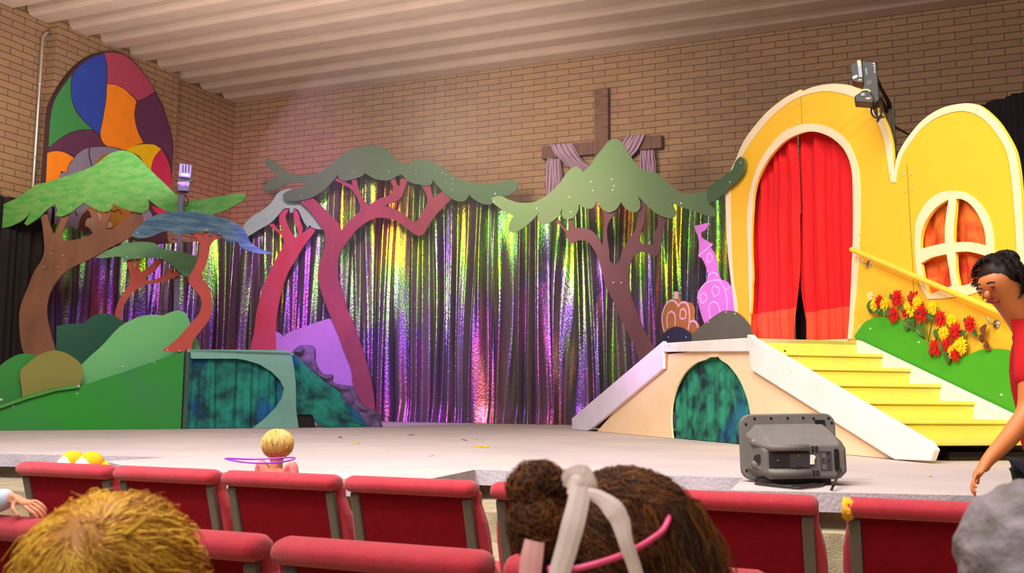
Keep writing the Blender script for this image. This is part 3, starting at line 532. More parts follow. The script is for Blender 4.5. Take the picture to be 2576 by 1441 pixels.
# side panel with arch cut in from below: outline goes around it
sEp = BR.px(2252, 1155)[0]; s0p = BR.px(1502, 1083)[0]
ar = [BR.px(*q) for q in arch]; ar[0] = (ar[0][0], .003); ar[-1] = (ar[-1][0], .003)
pan = [(s0p, .003)] + ar + [(sEp, .003), (sT + .05, H - .06), (sL - .02, H - .06)]
b = MB(); b.prism(BR, pan, 0, -.02); b.build('side_panel', cream, br)
b = MB(); b.prism(BR, [(sL - .02, H - .04), (sT, H - .04), (sT, H), (sL - .02, _h - .005)], .03, -W); b.build('landing', wht, br, bevel=.004)
b = MB(); b.prism(BR, [(sL, BR.px(1676, 885)[1]), (sT + .01, BR.px(1896, 884)[1]), (sT + .01, H + .005), (sL, _h + .004)], .045, .005); b.build('landing_rail', wht, br, bevel=.006)
sl_ = uvp(BR, Z(10, '160,797 955,130 955,370 940,378 320,893 292,906 165,901'), 1); sl_ = [(a, max(z, .003)) for a, z in sl_]
b = MB(); b.prism(BR, sl_, .05, .005); b.build('slide_rail', mat('board_white_violet_lit', '#eadcea', rough=.6, var=.08, vscale=2.5, bump=.25, bscale=50), br, bevel=.006)  # white board again, with violet light tinted into its base colour
b = MB(); b.prism(BR, [(s0, .02), (sL, H - .03), (sL, H), (s0, .06)], -.01, -W); b.build('slide_bed', wht, br)
st_ = uvp(BR, Z(9, '238,520 262,520 285,545 1425,1212 1465,1262 1438,1337 1205,1327 262,742 252,640'), 1); st_ = [(a, max(z, .003)) for a, z in st_]
b = MB(); b.prism(BR, st_, .055, .008); b.build('stringer', wht, br, bevel=.008)
b = MB(); q = uvp(BR, Z(10, '942,238 965,235 958,370 938,378'), 1); b.prism(BR, q, .022, 0); b.build('filler_block', mat('raw_wood', '#c08c54', rough=.8, var=.2), br)
b = MB(); q = uvp(BR, Z(10, '1318,215 1400,215 1400,262 1388,268 1322,268 1318,230'), 1); b.prism(BR, q, .012, 0); b.build('hanging_tab', cream, br)
q = [BK.px(x, 1016 - 0)[0] for x in (0,)]
zs = [H * (1 - i / 7) for i in range(8)]
bp_ = [(2142, 852), (2208, 885), (2280, 921), (2356, 962), (2435, 1002), (2525, 1048)]
ss = [BK.px(x, y)[0] for x, y in bp_]; print('stairs', H, sT, sE, [round(x, 3) for x in ss], [round(BK.px(x, y)[1], 3) for x, y in bp_])
run = (sE + .02 - sT) / 6.35; ssx = [sT + run * i for i in range(7)]
for i in range(6):
    b = MB(); b.prism(BR, [(ssx[i] - .02, zs[i+1]), (ssx[i], zs[i+1]), (ssx[i], zs[i] - .0), (ssx[i] - .02, zs[i])], .0, -W + .005); b.build('riser', yel, br)
    b = MB(); b.prism(BR, [(ssx[i] - .0, zs[i+1] - .03), (ssx[i+1] + .025, zs[i+1] - .03), (ssx[i+1] + .025, zs[i+1]), (ssx[i], zs[i+1])], 0., -W + .005); b.build('tread', yel, br, bevel=.006)
def zl(s): return H - (s - sT) * (H / 7) / run
b = MB(); b.prism(BR, [(sT, H - .36), (sT, H + .01), (sT + .05, H + .0), (ssx[6] + .12, zl(ssx[6]) + .02), (ssx[6] + .12, .003), (ssx[6] - .35, .003)], -W + .03, -W); b.build('stringer', wht, br, bevel=.004)
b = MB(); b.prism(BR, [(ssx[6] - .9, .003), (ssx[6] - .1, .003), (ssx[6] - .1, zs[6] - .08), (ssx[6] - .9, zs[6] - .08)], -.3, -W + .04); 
b.build('gap_shade', MATS['inside_dark'], br)  # added dark block paints the shade of the open gap below the bottom tread
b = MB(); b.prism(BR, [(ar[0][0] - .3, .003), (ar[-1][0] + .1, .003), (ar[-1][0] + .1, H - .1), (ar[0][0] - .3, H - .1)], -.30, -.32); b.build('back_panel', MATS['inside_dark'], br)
uc0, uc1 = ar[0][0] - .02, ar[-1][0] - .09
tie2 = mat('jade_fabric', '#2a8a68', rough=.85, col2='#0c2c34', vscale=6, bump=.6, bscale=60); tiedye(tie2)
pleats('curtain', BR, uc0, uc1, .006, H - .1, tie2, .012, .35, br, 120, 8, seed=5, off=-.06)
screws(br, BR.shift(.057), [(1896, 864), (1684, 868), (2010, 900), (1990, 935)], .008)
# ------------------------------------------------------------------ the yellow house front
HF = BR.shift(-W - .05)
yw = mat('house_yellow', '#f3bb30', rough=.6, var=.05, vscale=1, bump=.06); hb = mat('house_border', '#f0d8b0', rough=.6, var=.05)
out_t = Z(8, '68,900 80,800 105,730 130,680 160,605 200,530 260,450 330,370 400,310 470,262 552,220 556,236 620,207 700,188 780,182 860,190 930,215 990,255 1030,320 1080,390 1120,480 1140,560 1150,650 1158,750 1180,650 1220,570 1270,500 1330,430 1400,375 1480,335 1560,315 1640,308 1700,320 1760,360 1830,430 1890,520 1940,620 1965,740 1980,900 1990,1100 2000,1300 2010,1500 2014,2100')
out_b = Z(8, '165,2100 140,1800 100,1441 85,1300 75,1150 70,1000')
OT = uvp(HF, out_t, 3, False, 50); OB = uvp(HF, out_b, 3, False)
outl = OT + [(OT[-1][0] + .04, .01), (OB[0][0] + .0, .01)] + OB[0:]
inn = uvp(HF, Z(8, '140,1600 115,1441 103,1200 98,1000 97,900 100,820 130,740 170,660 215,580 290,480 370,390 470,310 560,262 640,240 720,230 800,240 880,262 950,300 1010,370 1060,450 1095,560 1115,680 1130,780 1142,822 1168,820 1180,740 1215,640 1260,570 1330,480 1420,410 1520,370 1600,358 1680,375 1750,420 1820,500 1880,600 1910,720 1930,900 1945,1100 1955,1300 1966,1500 1974,2100'), 3, False, 50)
door = Z(9, '220,560 221,525 220,400 228,380 235,200') + Z(8, '240,1441 234,1300 232,1200 236,1080 241,1000 250,900 275,800 330,690 400,600 470,540 560,500 620,490 690,502 760,535 830,600 870,680 888,770 892,900 893,1100 888,1300') + Z(9, '885,50 880,200 870,400 857,560')
dp = uvp(HF, door, 2)
dfo = uvp(HF, Z(9, '225,500 225,395 222,300 215,100') + Z(8, '214,1300 207,1150 207,1030 220,900 245,800 290,680 350,590 430,500 520,455 620,440 720,455 800,500 860,560 900,640 930,740 940,900 938,1100 930,1300') + Z(9, '925,100 918,200 900,350 890,500 885,545'), 2, False)
win_o = uvp(HF, Z(8, '1295,1150 1300,1080 1330,1010 1380,940 1450,890 1530,875 1620,885 1700,940 1760,1020 1795,1120 1806,1230 1806,1330 1790,1430 1750,1500 1660,1545 1560,1560 1480,1570 1380,1575 1330,1490 1305,1380 1295,1285'), 3)
win_h = [uvp(HF, Z(8, s), 3) for s in ('1328,1252 1332,1170 1360,1080 1420,995 1500,938 1514,932 1500,1020 1490,1110 1490,1212 1430,1225',
        '1562,926 1600,930 1640,950 1700,1020 1745,1130 1757,1230 1700,1215 1640,1206 1543,1209 1545,1110 1555,1000', '1333,1345 1400,1308 1500,1284 1510,1340 1535,1490 1480,1508 1385,1550 1350,1440',
        '1555,1272 1640,1268 1765,1298 1765,1360 1750,1420 1700,1460 1640,1480 1578,1492 1560,1400')]
hm = MB(); hm.prism(HF, outl, 0, -.025, 0, [dp] + win_h)
hf = empty('house_front', HF.P(HF.px(2250, 1000)[0], 0), 'big yellow plywood house front with two humps, cream outlines, arched doorway and round window', 'house flat')
hm.build('wall_panel', yw, hf)
def band(a, b_, name, closed=False, off=.006):
    m = MB(); m.prism(HF, list(a) + list(reversed(b_)), off, off - .005); m.build(name, hb, hf)
band(OB + OT, inn, 'cream_outline')
dr_o = dp; band(dfo, [q for q in dp], 'door_outline')
m = MB(); m.prism(HF, win_o, .008, .001, 0, win_h); m.build('window_frame', hb, hf)
b = MB(); 
for xs in ((554, 236, 560, 440), (1240, 700, 1282, 1441)): b.stroke(HF, [HF.px(1800 + xs[0] / 2.5735, 140 + xs[1] / 2.5735), HF.px(1800 + xs[2] / 2.5735, 140 + xs[3] / 2.5735)], .008, .002)
b.stroke(HF, [HF.px(2298, 700), HF.px(2299, 790)], .008, .002); b.build('panel_seam', paint('seam', '#b07818'), hf)
screws(hf, HF.shift(.008), [(2009, 259), (2022, 255), (2010, 309), (2027, 301), (2274, 439), (2293, 436), (2278, 480), (2294, 476), (2242, 438), (2163, 589), (1879, 583), (2460, 274)], .009)
# door curtain (two cloths with a slit) and window cloth
red = mat('red_cloth', '#e01418', rough=.85, var=.08, vscale=3, bump=.3, bscale=120); hem = mat('hem_cloth', '#ee4a2c', rough=.85, var=.08, vscale=3)
PDc = HF.shift(-.10); ul, uc_, ur = PDc.px(1880, 800)[0] - .05, PDc.px(2003, 800)[0], PDc.px(2142, 800)[0] + .12; zt = PDc.px(2020, 320)[1] + .1; zh = PDc.px(1950, 782)[1]
dc = empty('door_curtain', HF.P(uc_, H, -.1), 'bright red pleated curtain with an orange hem hanging in the arched doorway', 'curtain')
def panelc(ua_, ub_, sgn, seed, zh):
    for nm, zz1, zz0, mt in (('cloth', zt, zh, red), ('hem', zh, H + .012, hem)):
        v = []; f = []; nu, nv = 90, 26
        for j in range(nv):
            t = j / (nv - 1); z = zz1 + (zz0 - zz1) * t; op = max(0, (H + 1.15 - z)) / 1.15
            for i in range(nu):
                s = i / (nu - 1); ua2 = ua_ + (0.13 * op ** 1.5 if sgn > 0 else 0) ; ub2 = ub_ - (0.10 * op ** 1.5 if sgn < 0 else 0); u = ua2 + (ub2 - ua2) * s
                w_ = (zt - z) / (zt - H)
                y = .03 * math.sin(u * 21 + seed) * (1.1 - .4 * w_) + .018 * math.sin(u * 47 + seed * 2 + w_) + .03 * noise.noise(Vector((u * 2, z * 1.2, seed)))
                v.append(HF.P(u, z, -.135 + y - sgn * .03))
        for j in range(nv - 1):
            for i in range(nu - 1): f.append((j*nu+i, j*nu+i+1, (j+1)*nu+i+1, (j+1)*nu+i))
        mk(nm, v, f, mt, dc, smooth_=True)
panelc(ul, uc_ + .07, -1, 1, zh); panelc(uc_ - .03, ur, 1, 4, zh - .06)
b = MB(); b.prism(HF, [(uc_ - .35, H + .003), (uc_ + .3, H + .003), (uc_ + .3, H + 1.5), (uc_ - .35, H + 1.5)], -.30, -.32); tag(b.build('slit_shade_board', MATS['inside_dark']), 'added dark board painting the shade in the slit of the red door curtain', 'board')  # added board; its dark colour stands in for shade in the curtain slit
wc = mat('orange_print', '#c83418', rough=.8, col2='#f08428', vscale=5, bump=.4, bscale=90)
wu = [q[0] for q in win_o]; wz = [q[1] for q in win_o]
o = pleats('window_cloth', HF, min(wu) - .05, max(wu) + .05, min(wz) - .05, max(wz) + .05, wc, .022, .30, None, 120, 8, seed=8, off=-.07); tag(o, 'red and orange mottled cloth behind the round window of the yellow house front', 'curtain')
# the tree limb fixed to the house front
PLm = HF.shift(.06)
hill('free_limb', 'separate grey-green plywood limb reaching from the broad tree onto the yellow house front', PLm, Z(6, '1665,815 1670,790 1730,740 1800,690 1850,650 1875,590 1905,560 1932,575 1939,620 1925,680 1880,740 1820,790 1750,860 1680,905 1668,860'), MATS['leaf_grey_green'], [(1863, 409), (1836, 458)], cat='cutout limb', base0=False)
# hills and little castles on the left of the house
HH = HF.shift(.035)
hill('grey_hill', 'grey-green rounded plywood hill beside the red door curtain', HH, Z(12, '600,1310 640,1270 700,1200 780,1140 850,1085 920,1035 980,1002 1040,995 1120,1010 1190,1060 1240,1115 1290,1180 1300,1500 600,1500'), paint('hill_grey', '#5a6048', vscale=2), [(1826, 785), (1849, 789), (1782, 810)])
hill('navy_hill', 'small navy blue plywood hill at the top of the slide', HH.shift(.01), Z(12, '200,1700 195,1441 215,1400 250,1340 310,1260 370,1205 430,1180 490,1182 550,1210 600,1250 620,1285 620,1700'), paint('navy', '#20283e', vscale=2), [(1681, 848), (1726, 848)])
CP = HF.shift(-.15); pinkm = mat('castle_pink', '#e088d8', rough=.6, var=.05, vscale=2); pline = mat('castle_line', '#f8c4f0', rough=.6, var=.02)
def px12(s, n=3, cl=True): return uvp(CP, Z(12, s), n, cl)
def castlex(b, pl):
    for s, c in (('835,345 810,370 806,420 822,455 862,432 866,395 850,358', True), ('765,798 735,820 730,880 748,915 795,880 798,830', True), ('895,715 865,745 868,800 890,842 942,800 940,745', True),
                 ('850,1100 828,1000 835,930 870,895 915,910 945,970 950,1040', False), ('710,380 780,320 865,245', False), ('795,680 870,655 945,650 1000,740 1030,860 1035,1010', False), ('815,610 850,572 900,570 935,610', False), ('1010,790 1045,745 1075,725', False), ('700,860 710,800 740,740 790,685', False)):
        b.stroke(pl, px12(s, 3, c), .022, .004, 1, c, th=.003)
o = cutout('pink_castle', CP, Z(12, '660,45 665,32 690,30 740,18 790,5 815,0 822,10 810,45 780,85 745,105 725,125 728,160 760,185 865,242 838,285 870,330 895,400 912,480 918,560 940,620 955,645 990,650 1030,675 1060,715 1090,740 1140,760 1160,900 1180,1100 1150,1200 860,1200 780,1150 745,1060 715,960 700,870 702,820 720,770 760,710 797,680 805,630 815,600 800,530 775,460 740,400 705,385 712,320 714,250 700,150'), None, .02, n=2, mats=[pinkm, pline], extra=castlex)
tag(o, 'pink painted plywood castle with a crooked flag-topped tower', 'cutout castle')
def gingx(b, pl):
    for s, c, w_ in (('320,1240 300,1150 295,1060 320,970 360,905 410,880 450,900 482,950 510,910 560,900 590,940 605,1020 605,1120 590,1220', False, .032), ('360,1190 350,1110 365,1030 400,1005 435,1030 445,1110 440,1170', False, .03),
                     ('500,1030 510,990 540,975 565,1010 562,1080 525,1090 500,1080', True, .028), ('612,1130 640,1112 680,1130 698,1190', False, .03)):
        b.stroke(pl, px12(s, 3, c), w_, .004, 1, c, th=.003)
    b.stroke(pl, px12('432,822 478,822', 1, False), .10, .006, 1, th=.004)
o = cutout('gingerbread_castle', CP, Z(12, '320,1245 295,1160 290,1050 310,970 350,905 400,872 430,865 432,830 430,810 470,800 472,830 475,865 500,880 530,895 590,900 635,935 650,1000 650,1100 685,1130 705,1190 660,1260 640,1400 330,1400'), None, .02, n=3, mats=[paint('ginger', '#c07c3c', vscale=2), paint('icing', '#f4c4d4')], extra=gingx)
tag(o, 'small gingerbread-brown painted castle with white icing lines behind the navy hill', 'cutout castle')
o = hill('stair_hill', 'bright grass-green wavy plywood hill along the far side of the yellow stairs', HF.shift(.03), Z(9, '895,535 930,482 970,435 1030,410 1090,403 1170,415 1240,450 1300,500 1350,560 1400,620 1460,652 1520,666 1580,670 1640,646 1720,616 1800,610 1900,622 1990,660 2080,760 2150,1190 1990,1110 1865,1045 1640,928 1430,823 1235,718 1050,628'), mat('grass_green', '#429e20', rough=.6, var=.06, vscale=1.5), [(2189, 827), (2311, 861), (2519, 993), (2160, 822)], base0=False, n=3)
# handrail
hr = empty('handrail', HF.P(HF.px(2300, 700)[0], HF.px(2300, 700)[1] - .2, .1), 'round yellow handrail slanting down across the yellow house front beside the window', 'handrail')
a = HF.shift(.09).hit(2141, 627); c = HF.shift(.09).hit(2575, 812); d = (c - a)
b = MB(); b.tube([a, a + d * .5, a + d * 1.25], .024, 14); b.build('rail', mat('rail_yellow', '#f4b840', rough=.4, var=.04), hr, smooth_=False, bevel=.004)
for t, q in ((0, (2188, 664)), (1, (2509, 815))):
    p = HF.hit(*q); b = MB(); b.tube([p, p + HF.n * .012], .032, 16); b.tube([p + HF.n * .01, p + HF.n * .07, p + HF.n * .09 + Vector((0, 0, .05))], .009, 8); b.build('bracket', mat('bracket_metal', '#c8c0c8', rough=.25, metal=.9), hr, smooth_=True)
# ------------------------------------------------------------------ flowers pinned to the house front
def petals(b, pl, u, z, r, off, n, m=0, rings=2, ph=0.):
    for k in range(rings):
        rr = r * (1.05 - .38 * k); lift = .012 + .016 * k
        for i in range(n - 2 * k):
            a = 2 * PI * (i + .5 * k) / (n - 2 * k) + ph + random.uniform(-.12, .12); q = rr * random.uniform(.85, 1.08); wd = rr * .15
            ca, sa = math.cos(a), math.sin(a)
            pts = [(0.08 * q, 0, 0.), (.55 * q, wd, .6), (q, wd * .35, 1.), (q, -wd * .35, 1.), (.55 * q, -wd, .6)]
            v = [pl.P(u + x * ca - y * sa, z + x * sa + y * ca, off + lift + .018 * t * (1 - .7 * t)) for x, y, t in pts]
            b.add(v + [p - pl.n * .003 for p in v], [(0,1,2,3,4), (9,8,7,6,5)] + [(i_, (i_+1) % 5 + 0, (i_+1) % 5 + 5, i_ + 5) for i_ in range(5)], m)
def leafp(b, pl, u, z, L_, ang, off, wd=.4):
    ca, sa = math.cos(ang), math.sin(ang); pts = [(0, 0), (.25, wd * .5), (.55, wd * .55), (.85, wd * .25), (1, 0), (.85, -wd * .25), (.55, -wd * .55), (.25, -wd * .5)]
    v = [pl.P(u + L_ * (x * ca - y * sa), z + L_ * (x * sa + y * ca), off + .02 * math.sin(x * PI) + .02 * abs(y)) for x, y in pts]; n = len(v)
    b.add(v + [p - pl.n * .003 for p in v], [tuple(range(n)), tuple(range(2*n-1, n-1, -1))] + [(i, (i+1) % n, (i+1) % n + n, i + n) for i in range(n)])
fr = mat('petal_red', '#d01818', rough=.6, var=.3, vscale=25); fy = mat('petal_yellow', '#f8cc10', rough=.6, var=.1, vscale=25); fg = mat('flower_green', '#4a7030', rough=.6, var=.3, vscale=12); fb = mat('flower_eye', '#5a2410', rough=.8); fd = mat('dried_brown', '#7a4420', rough=.9, var=.3, vscale=20); fw = mat('petal_cream', '#f8dcb0', rough=.7)
FL = [ # pixel of the bloom, radius (px), colour, stem foot, leaves (dx, dy, len px, angle deg), label
 ((2226, 759), 10, 'r', (2222, 795), [(0, 18, 17, 200), (2, 18, 15, -20)], 'red flower low at the left end of the flower bed, partly under a yellow bloom'),
 ((2212, 768), 8, 'y', (2222, 795), [(0, 8, 14, 215)], 'yellow flower at the far left of the bed, left of the first red bloom'),
 ((2236, 766), 10, 'y', (2226, 795), [(4, 12, 22, -30)], 'yellow flower overlapping the first red bloom at the left end of the bed'),
 ((2205, 745), 6, 'w', (2203, 770), [(0, 8, 24, 250), (-2, 12, 18, 285)], 'cream bud with a broad green leaf, topmost at the left end of the bed'),
 ((2272, 751), 13, 'r', (2282, 784), [(-14, 2, 14, 130), (6, 16, 18, -60)], 'red flower standing high above the first hump of the green hill'),
 ((2313, 754), 13, 'r', (2318, 800), [(-12, 6, 16, 80)], 'red flower behind the yellow pair, left of the round window foot'),
 ((2262, 792), 12, 'r', (2255, 800), [(-14, -4, 18, 150)], 'single red flower resting on the crest of the green hill'),
 ((2301, 777), 13, 'y', (2300, 822), [(-4, 22, 22, 265), (4, 22, 24, -80)], 'full yellow flower in the middle group, above a smaller red one'),
 ((2322, 761), 11, 'y', (2306, 822), [(2, 14, 18, 250)], 'yellow flower leaning right in front of the high red flower'),
 ((2294, 786), 8, 'r', (2296, 826), [(8, 10, 24, 45), (0, 10, 26, 262)], 'small red flower peeking below the full yellow one'),
 ((2332, 788), 14, 'r', (2343, 860), [(-6, 24, 26, 285), (-14, 26, 22, -55)], 'open red flower with a dark eye in the middle of the bed'),
 ((2361, 775), 11, 'y', (2343, 862), [(-14, 34, 34, 50), (-14, 36, 26, 75)], 'pale yellow flower on a tall leafy stem right of the open red one'),
 ((2383, 803), 13, 'r', (2358, 870), [(-8, 24, 22, 230), (-2, 18, 14, 250)], 'dark red double flower on a thin stem right of the tall leafy stem'),
 ((2408, 806), 11, 'y', (2398, 850), [(0, 14, 12, 250)], 'yellow flower just right of the dark red double flower'),
 ((2389, 837), 12, 'y', (2384, 880), [(-2, 16, 26, 260)], 'yellow flower between the dark red double flower and the bright red one'),
 ((2418, 834), 14, 'r', (2408, 870), [(-2, 18, 28, 25), (-4, 20, 22, 265)], 'bright red flower at the upper right of the low cluster'),
 ((2397, 865), 12, 'r', (2393, 895), [(-2, 12, 20, 250)], 'red flower low in the cluster, under the yellow one'),
 ((2365, 876), 13, 'r', (2366, 892), [(-6, 6, 14, 230)], 'red flower lowest in the dip of the green hill'),
 ((2430, 870), 15, 'y', (2420, 900), [(4, 16, 22, 60)], 'large yellow flower at the right end of the low cluster'),
 ((2411, 883), 12, 'y', (2405, 902), [(-10, 6, 22, 255)], 'yellow flower low beside the lowest red pair'),
 ((2420, 892), 11, 'r', (2415, 905), [(8, 4, 20, 70)], 'red flower sitting on the hill edge under the large yellow flower'),
 ((2456, 816), 13, 'r', (2464, 838), [(-12, -4, 12, 120), (4, 10, 18, -60)], 'lone red flower set apart to the right of the bed'),
 ((2487, 850), 9, 'd', (2492, 872), [(-2, -4, 24, 70), (4, 8, 22, -60)], 'dried brown bloom hanging right of the lone red flower'),
]
for (x, y), r, c, ft, lv, lab in FL:
    off = random.uniform(.035, .05); u, z = HF.px(x, y); e = HF.px(x + r, y); R_ = abs(e[0] - u) * 1.15; px_m = abs(e[0] - u) / r
    o = empty('flower', HF.P(*HF.px(*ft), .04), lab, 'flower', 'flowers in front of the house' if False else None)
    b = MB(); petals(b, HF, u, z, R_ if c != 'd' else R_ * .9, off, 17 if c != 'w' else 9); b.build('bloom', {'r': fr, 'y': fy, 'w': fw, 'd': fd}[c], o)
    b = MB(); b.ell(HF.P(u, z, off + .045), (R_ * .16, R_ * .12, R_ * .16), 8); b.build('flower_centre', fb if lab.startswith('open') else {'r': mat('petal_deep', '#900c10'), 'y': mat('petal_gold', '#e89c08'), 'w': fw, 'd': fd}[c], o)
    fu, fz = HF.px(*ft); b = MB(); b.tube([HF.P(u, z, off), HF.P((u + fu) / 2 + .006, (z + fz) / 2, off - .005), HF.P(fu, fz, .03)], .006, 6); b.build('stem', fg if c != 'd' else fd, o)
    for dx, dy, L_, an in lv:
        lu, lz = HF.px(x + dx, y + dy); b = MB(); leafp(b, HF, lu, lz, L_ * px_m, math.radians(an), .035, .6); b.build('leaf', fg if c != 'd' else fd, o)
# ------------------------------------------------------------------ moving lights on posts
bkm = mat('fixture_black', '#1d1a26', rough=.45, var=.2, bump=.2); mtl = mat('post_black', '#241c1c', rough=.5, metal=.3); lab_m = mat('label_grey', '#8c8ca4', rough=.5); lab_y = mat('label_cream', '#d8cc80', rough=.5)
def plane_facing(p): r = Vector((p.x, p.y, 0)).normalized(); return Pl(p, Vector((-r.y, r.x, 0)))
pR = at(2190, 240, 8.5); FR = plane_facing(pR)
if FR.u.x < 0: FR.u = -FR.u
def kf(x, y): return FR.px(2120 + x / 9.006, 150 + y / 9.006)
fx = empty('scanner_light', FR.P(*kf(600, 1100)), 'black mirror scanner stage light clamped to a post above the valley between the yellow humps', 'stage light')
def pm_(name, s, o0, o1, m, bev=.004, par=None, flip=None):
    a = [float(t) for t in s.replace(',', ' ').split()]; poly = [kf(a[i], a[i+1]) for i in range(0, len(a), 2)]
    b = MB(); b.prism(FR, poly, o0, o1); return b.build(name, m, par or fx, bevel=bev)
hd = pm_('lamp_head', '190,250 340,155 430,140 470,540 470,640 330,640 225,600', .16, .0, bkm)
pm_('label', '335,155 410,145 432,262 350,262', .165, .161, lab_y, 0, hd); pm_('label', '350,262 432,262 455,515 375,530', .165, .161, lab_m, 0, hd); pm_('label', '228,560 240,505 330,470 350,520 270,560', .165, .161, mat('label_white', '#c8c4cc'), 0, hd)
pm_('lens', '360,580 400,568 442,575 430,605 365,605', .166, .161, mat('amber_glass', '#d08020', rough=.15), 0, hd)
by = pm_('body', '420,150 520,125 680,135 765,185 800,560 830,900 830,1010 720,1080 640,1060 560,960 460,900 455,560', .12, -.10, bkm, .012)
for (a1, b1, a2, b2) in ((680, 170, 735, 210), (690, 225, 745, 260), (700, 275, 740, 310), (702, 325, 745, 350), (708, 365, 745, 400)): pm_('lettering', f'{a1},{b1} {a2-12},{b1} {a2},{b2} {a1+8},{b2-12}', .124, .121, mat('letter_white', '#b8b4c0'), 0, by)
pm_('label', '525,610 600,560 650,545 665,640 600,675 535,690', .124, .121, mat('label_dark', '#5c5450'), 0, by); pm_('slot', '515,295 540,290 560,440 545,445', .124, .121, lab_m, 0, by)
ft_ = pm_('mirror_head', '270,970 330,920 400,880 420,850 500,820 630,845 660,900 720,1000 690,1105 290,1078', .18, .0, bkm, .01)
b = MB(); b.tube([FR.P(*kf(x, y), .185) for x, y in ((420, 860), (450, 832), (520, 822), (590, 830), (628, 865))], .008, 6); b.build('ring', lab_y, ft_)
pm_('lens', '500,1020 560,990 650,985 640,1020 580,1045', .186, .181, mat('lens_amber', '#a07850', rough=.2), 0, ft_)
pm_('label', '420,895 500,895 510,950 430,960', .186, .181, lab_m, 0, ft_)
po = empty('light_post', FR.P(kf(1090, 800)[0], 0), 'black metal post with an angled arm standing behind the yellow house front', 'post')
PB = FR.shift(-.06); u0_, u1_ = kf(985, 900)[0], kf(1125, 900)[0]; u2_, u3_ = kf(1130, 900)[0], kf(1200, 900)[0]; zt1 = kf(0, 700)[1]
pFz = Pl(FR.o, FR.u)
b = MB(); b.prism(FR, [(u0_, 0.003), (u1_, .003), (u1_, kf(0, 640)[1] - .05), (u0_, kf(0, 760)[1])], -.52, -.58); b.build('wide_leg', mtl, po, bevel=.004)
b = MB(); b.prism(FR, [(u2_ - .005, .003), (u3_, .003), (u3_, zt1), (u2_ - .005, zt1)], -.52, -.57); b.build('narrow_leg', mtl, po, bevel=.004)
b = MB(); b.tube([FR.P(*kf(790, 450), -.05), FR.P(*kf(830, 500), -.14), FR.P(*kf(1050, 640), -.45), FR.P(*kf(1075, 720), -.54)], .02, 8); b.build('arm', mtl, po)
b = MB(); b.tube([FR.P(*kf(820, 800), -.06), FR.P(*kf(900, 800), -.25), FR.P(*kf(1000, 790), -.54)], .022, 8); b.build('clamp', mtl, po)
for k, pts in enumerate(('650,1060 650,1180 700,1270 780,1310 860,1290 900,1250', '700,1060 740,1200 800,1290 850,1260 880,1100 870,900', '760,1060 775,1200 790,1400', '790,1400 850,1310 950,1280')):
    a = [float(t) for t in pts.replace(',', ' ').split()]; P_ = [kf(a[i], a[i+1]) for i in range(0, len(a), 2)]; P_ = smooth(P_, 4, False)
    b = MB(); b.tube([FR.P(u, z, -.02) for u, z in P_], .008, 6); b.build('cable', mat('cable_black', '#2a2020'), fx, smooth_=True)
b = MB(); b.tube([FR.P(*kf(1190, 1150), -.55), onY(2298, 345, YB - .2)], .012, 6); b.build('stay', mtl, po)
# left lamp
pL = at(464, 470, 13.62); FL_ = plane_facing(pL)
if FL_.u.x < 0: FL_.u = -FL_.u
def kl(x, y): return FL_.px(x, y)
e2 = empty('scanner_light', FL_.P(kl(457, 600)[0], 0), 'small scanner stage light glowing violet on a post behind the light green leaves at left', 'stage light')
vm = mat('fixture_lilac', '#6c5890', rough=.4, var=.15); 
def pl2(name, pts, o0, o1, m, bev=.006, par=None): b = MB(); b.prism(FL_, [kl(*q) for q in pts], o0, o1); return b.build(name, m, par or e2, bevel=bev)
h_ = pl2('lamp_head', [(452, 416), (482, 420), (480, 448), (478, 452), (449, 448)], .14, 0, vm)
for x in (459, 466, 474): pl2('vent', [(x, 420), (x + 3, 421), (x + 2, 440), (x - 1, 440)], .144, .141, mat('vent_dark', '#2c2040'), 0, h_)
pl2('lens', [(457, 441), (473, 443), (475, 448), (455, 446)], .15, .141, mat('violet_glass', '#f0e0ff', rough=.2, emit=1.2), 0, h_)
pl2('yoke', [(446, 450), (486, 452), (486, 458), (480, 460), (450, 458), (446, 456)], .06, 0, bkm)
m_ = pl2('mirror_head', [(447, 461), (477, 461), (475, 486), (446, 484)], .14, 0, vm)
b = MB(); b.ell(FL_.P(*kl(461, 468), .15), (.035, .02, .03), 12); b.build('bulb', mat('violet_bulb', '#d050ff', rough=.2, emit=3.), m_)
b = MB(); k0 = kl(450, 486); k1 = kl(463, 486); b.prism(FL_, [(k0[0], .003), (k1[0], .003), (k1[0], k0[1]), (k0[0], k0[1])], .04, -.04); b.build('post', mat('post_lilac', '#5a4468', rough=.5), e2, bevel=.004)
b = MB(); b.tube([FL_.P(*kl(466, 484), .05), FL_.P(*kl(466, 494), .07), FL_.P(*kl(474, 505), .05), FL_.P(*kl(470, 520), .03), FL_.P(*kl(462, 516), .045)], .007, 6); b.build('cable', MATS['cable_black'], e2)
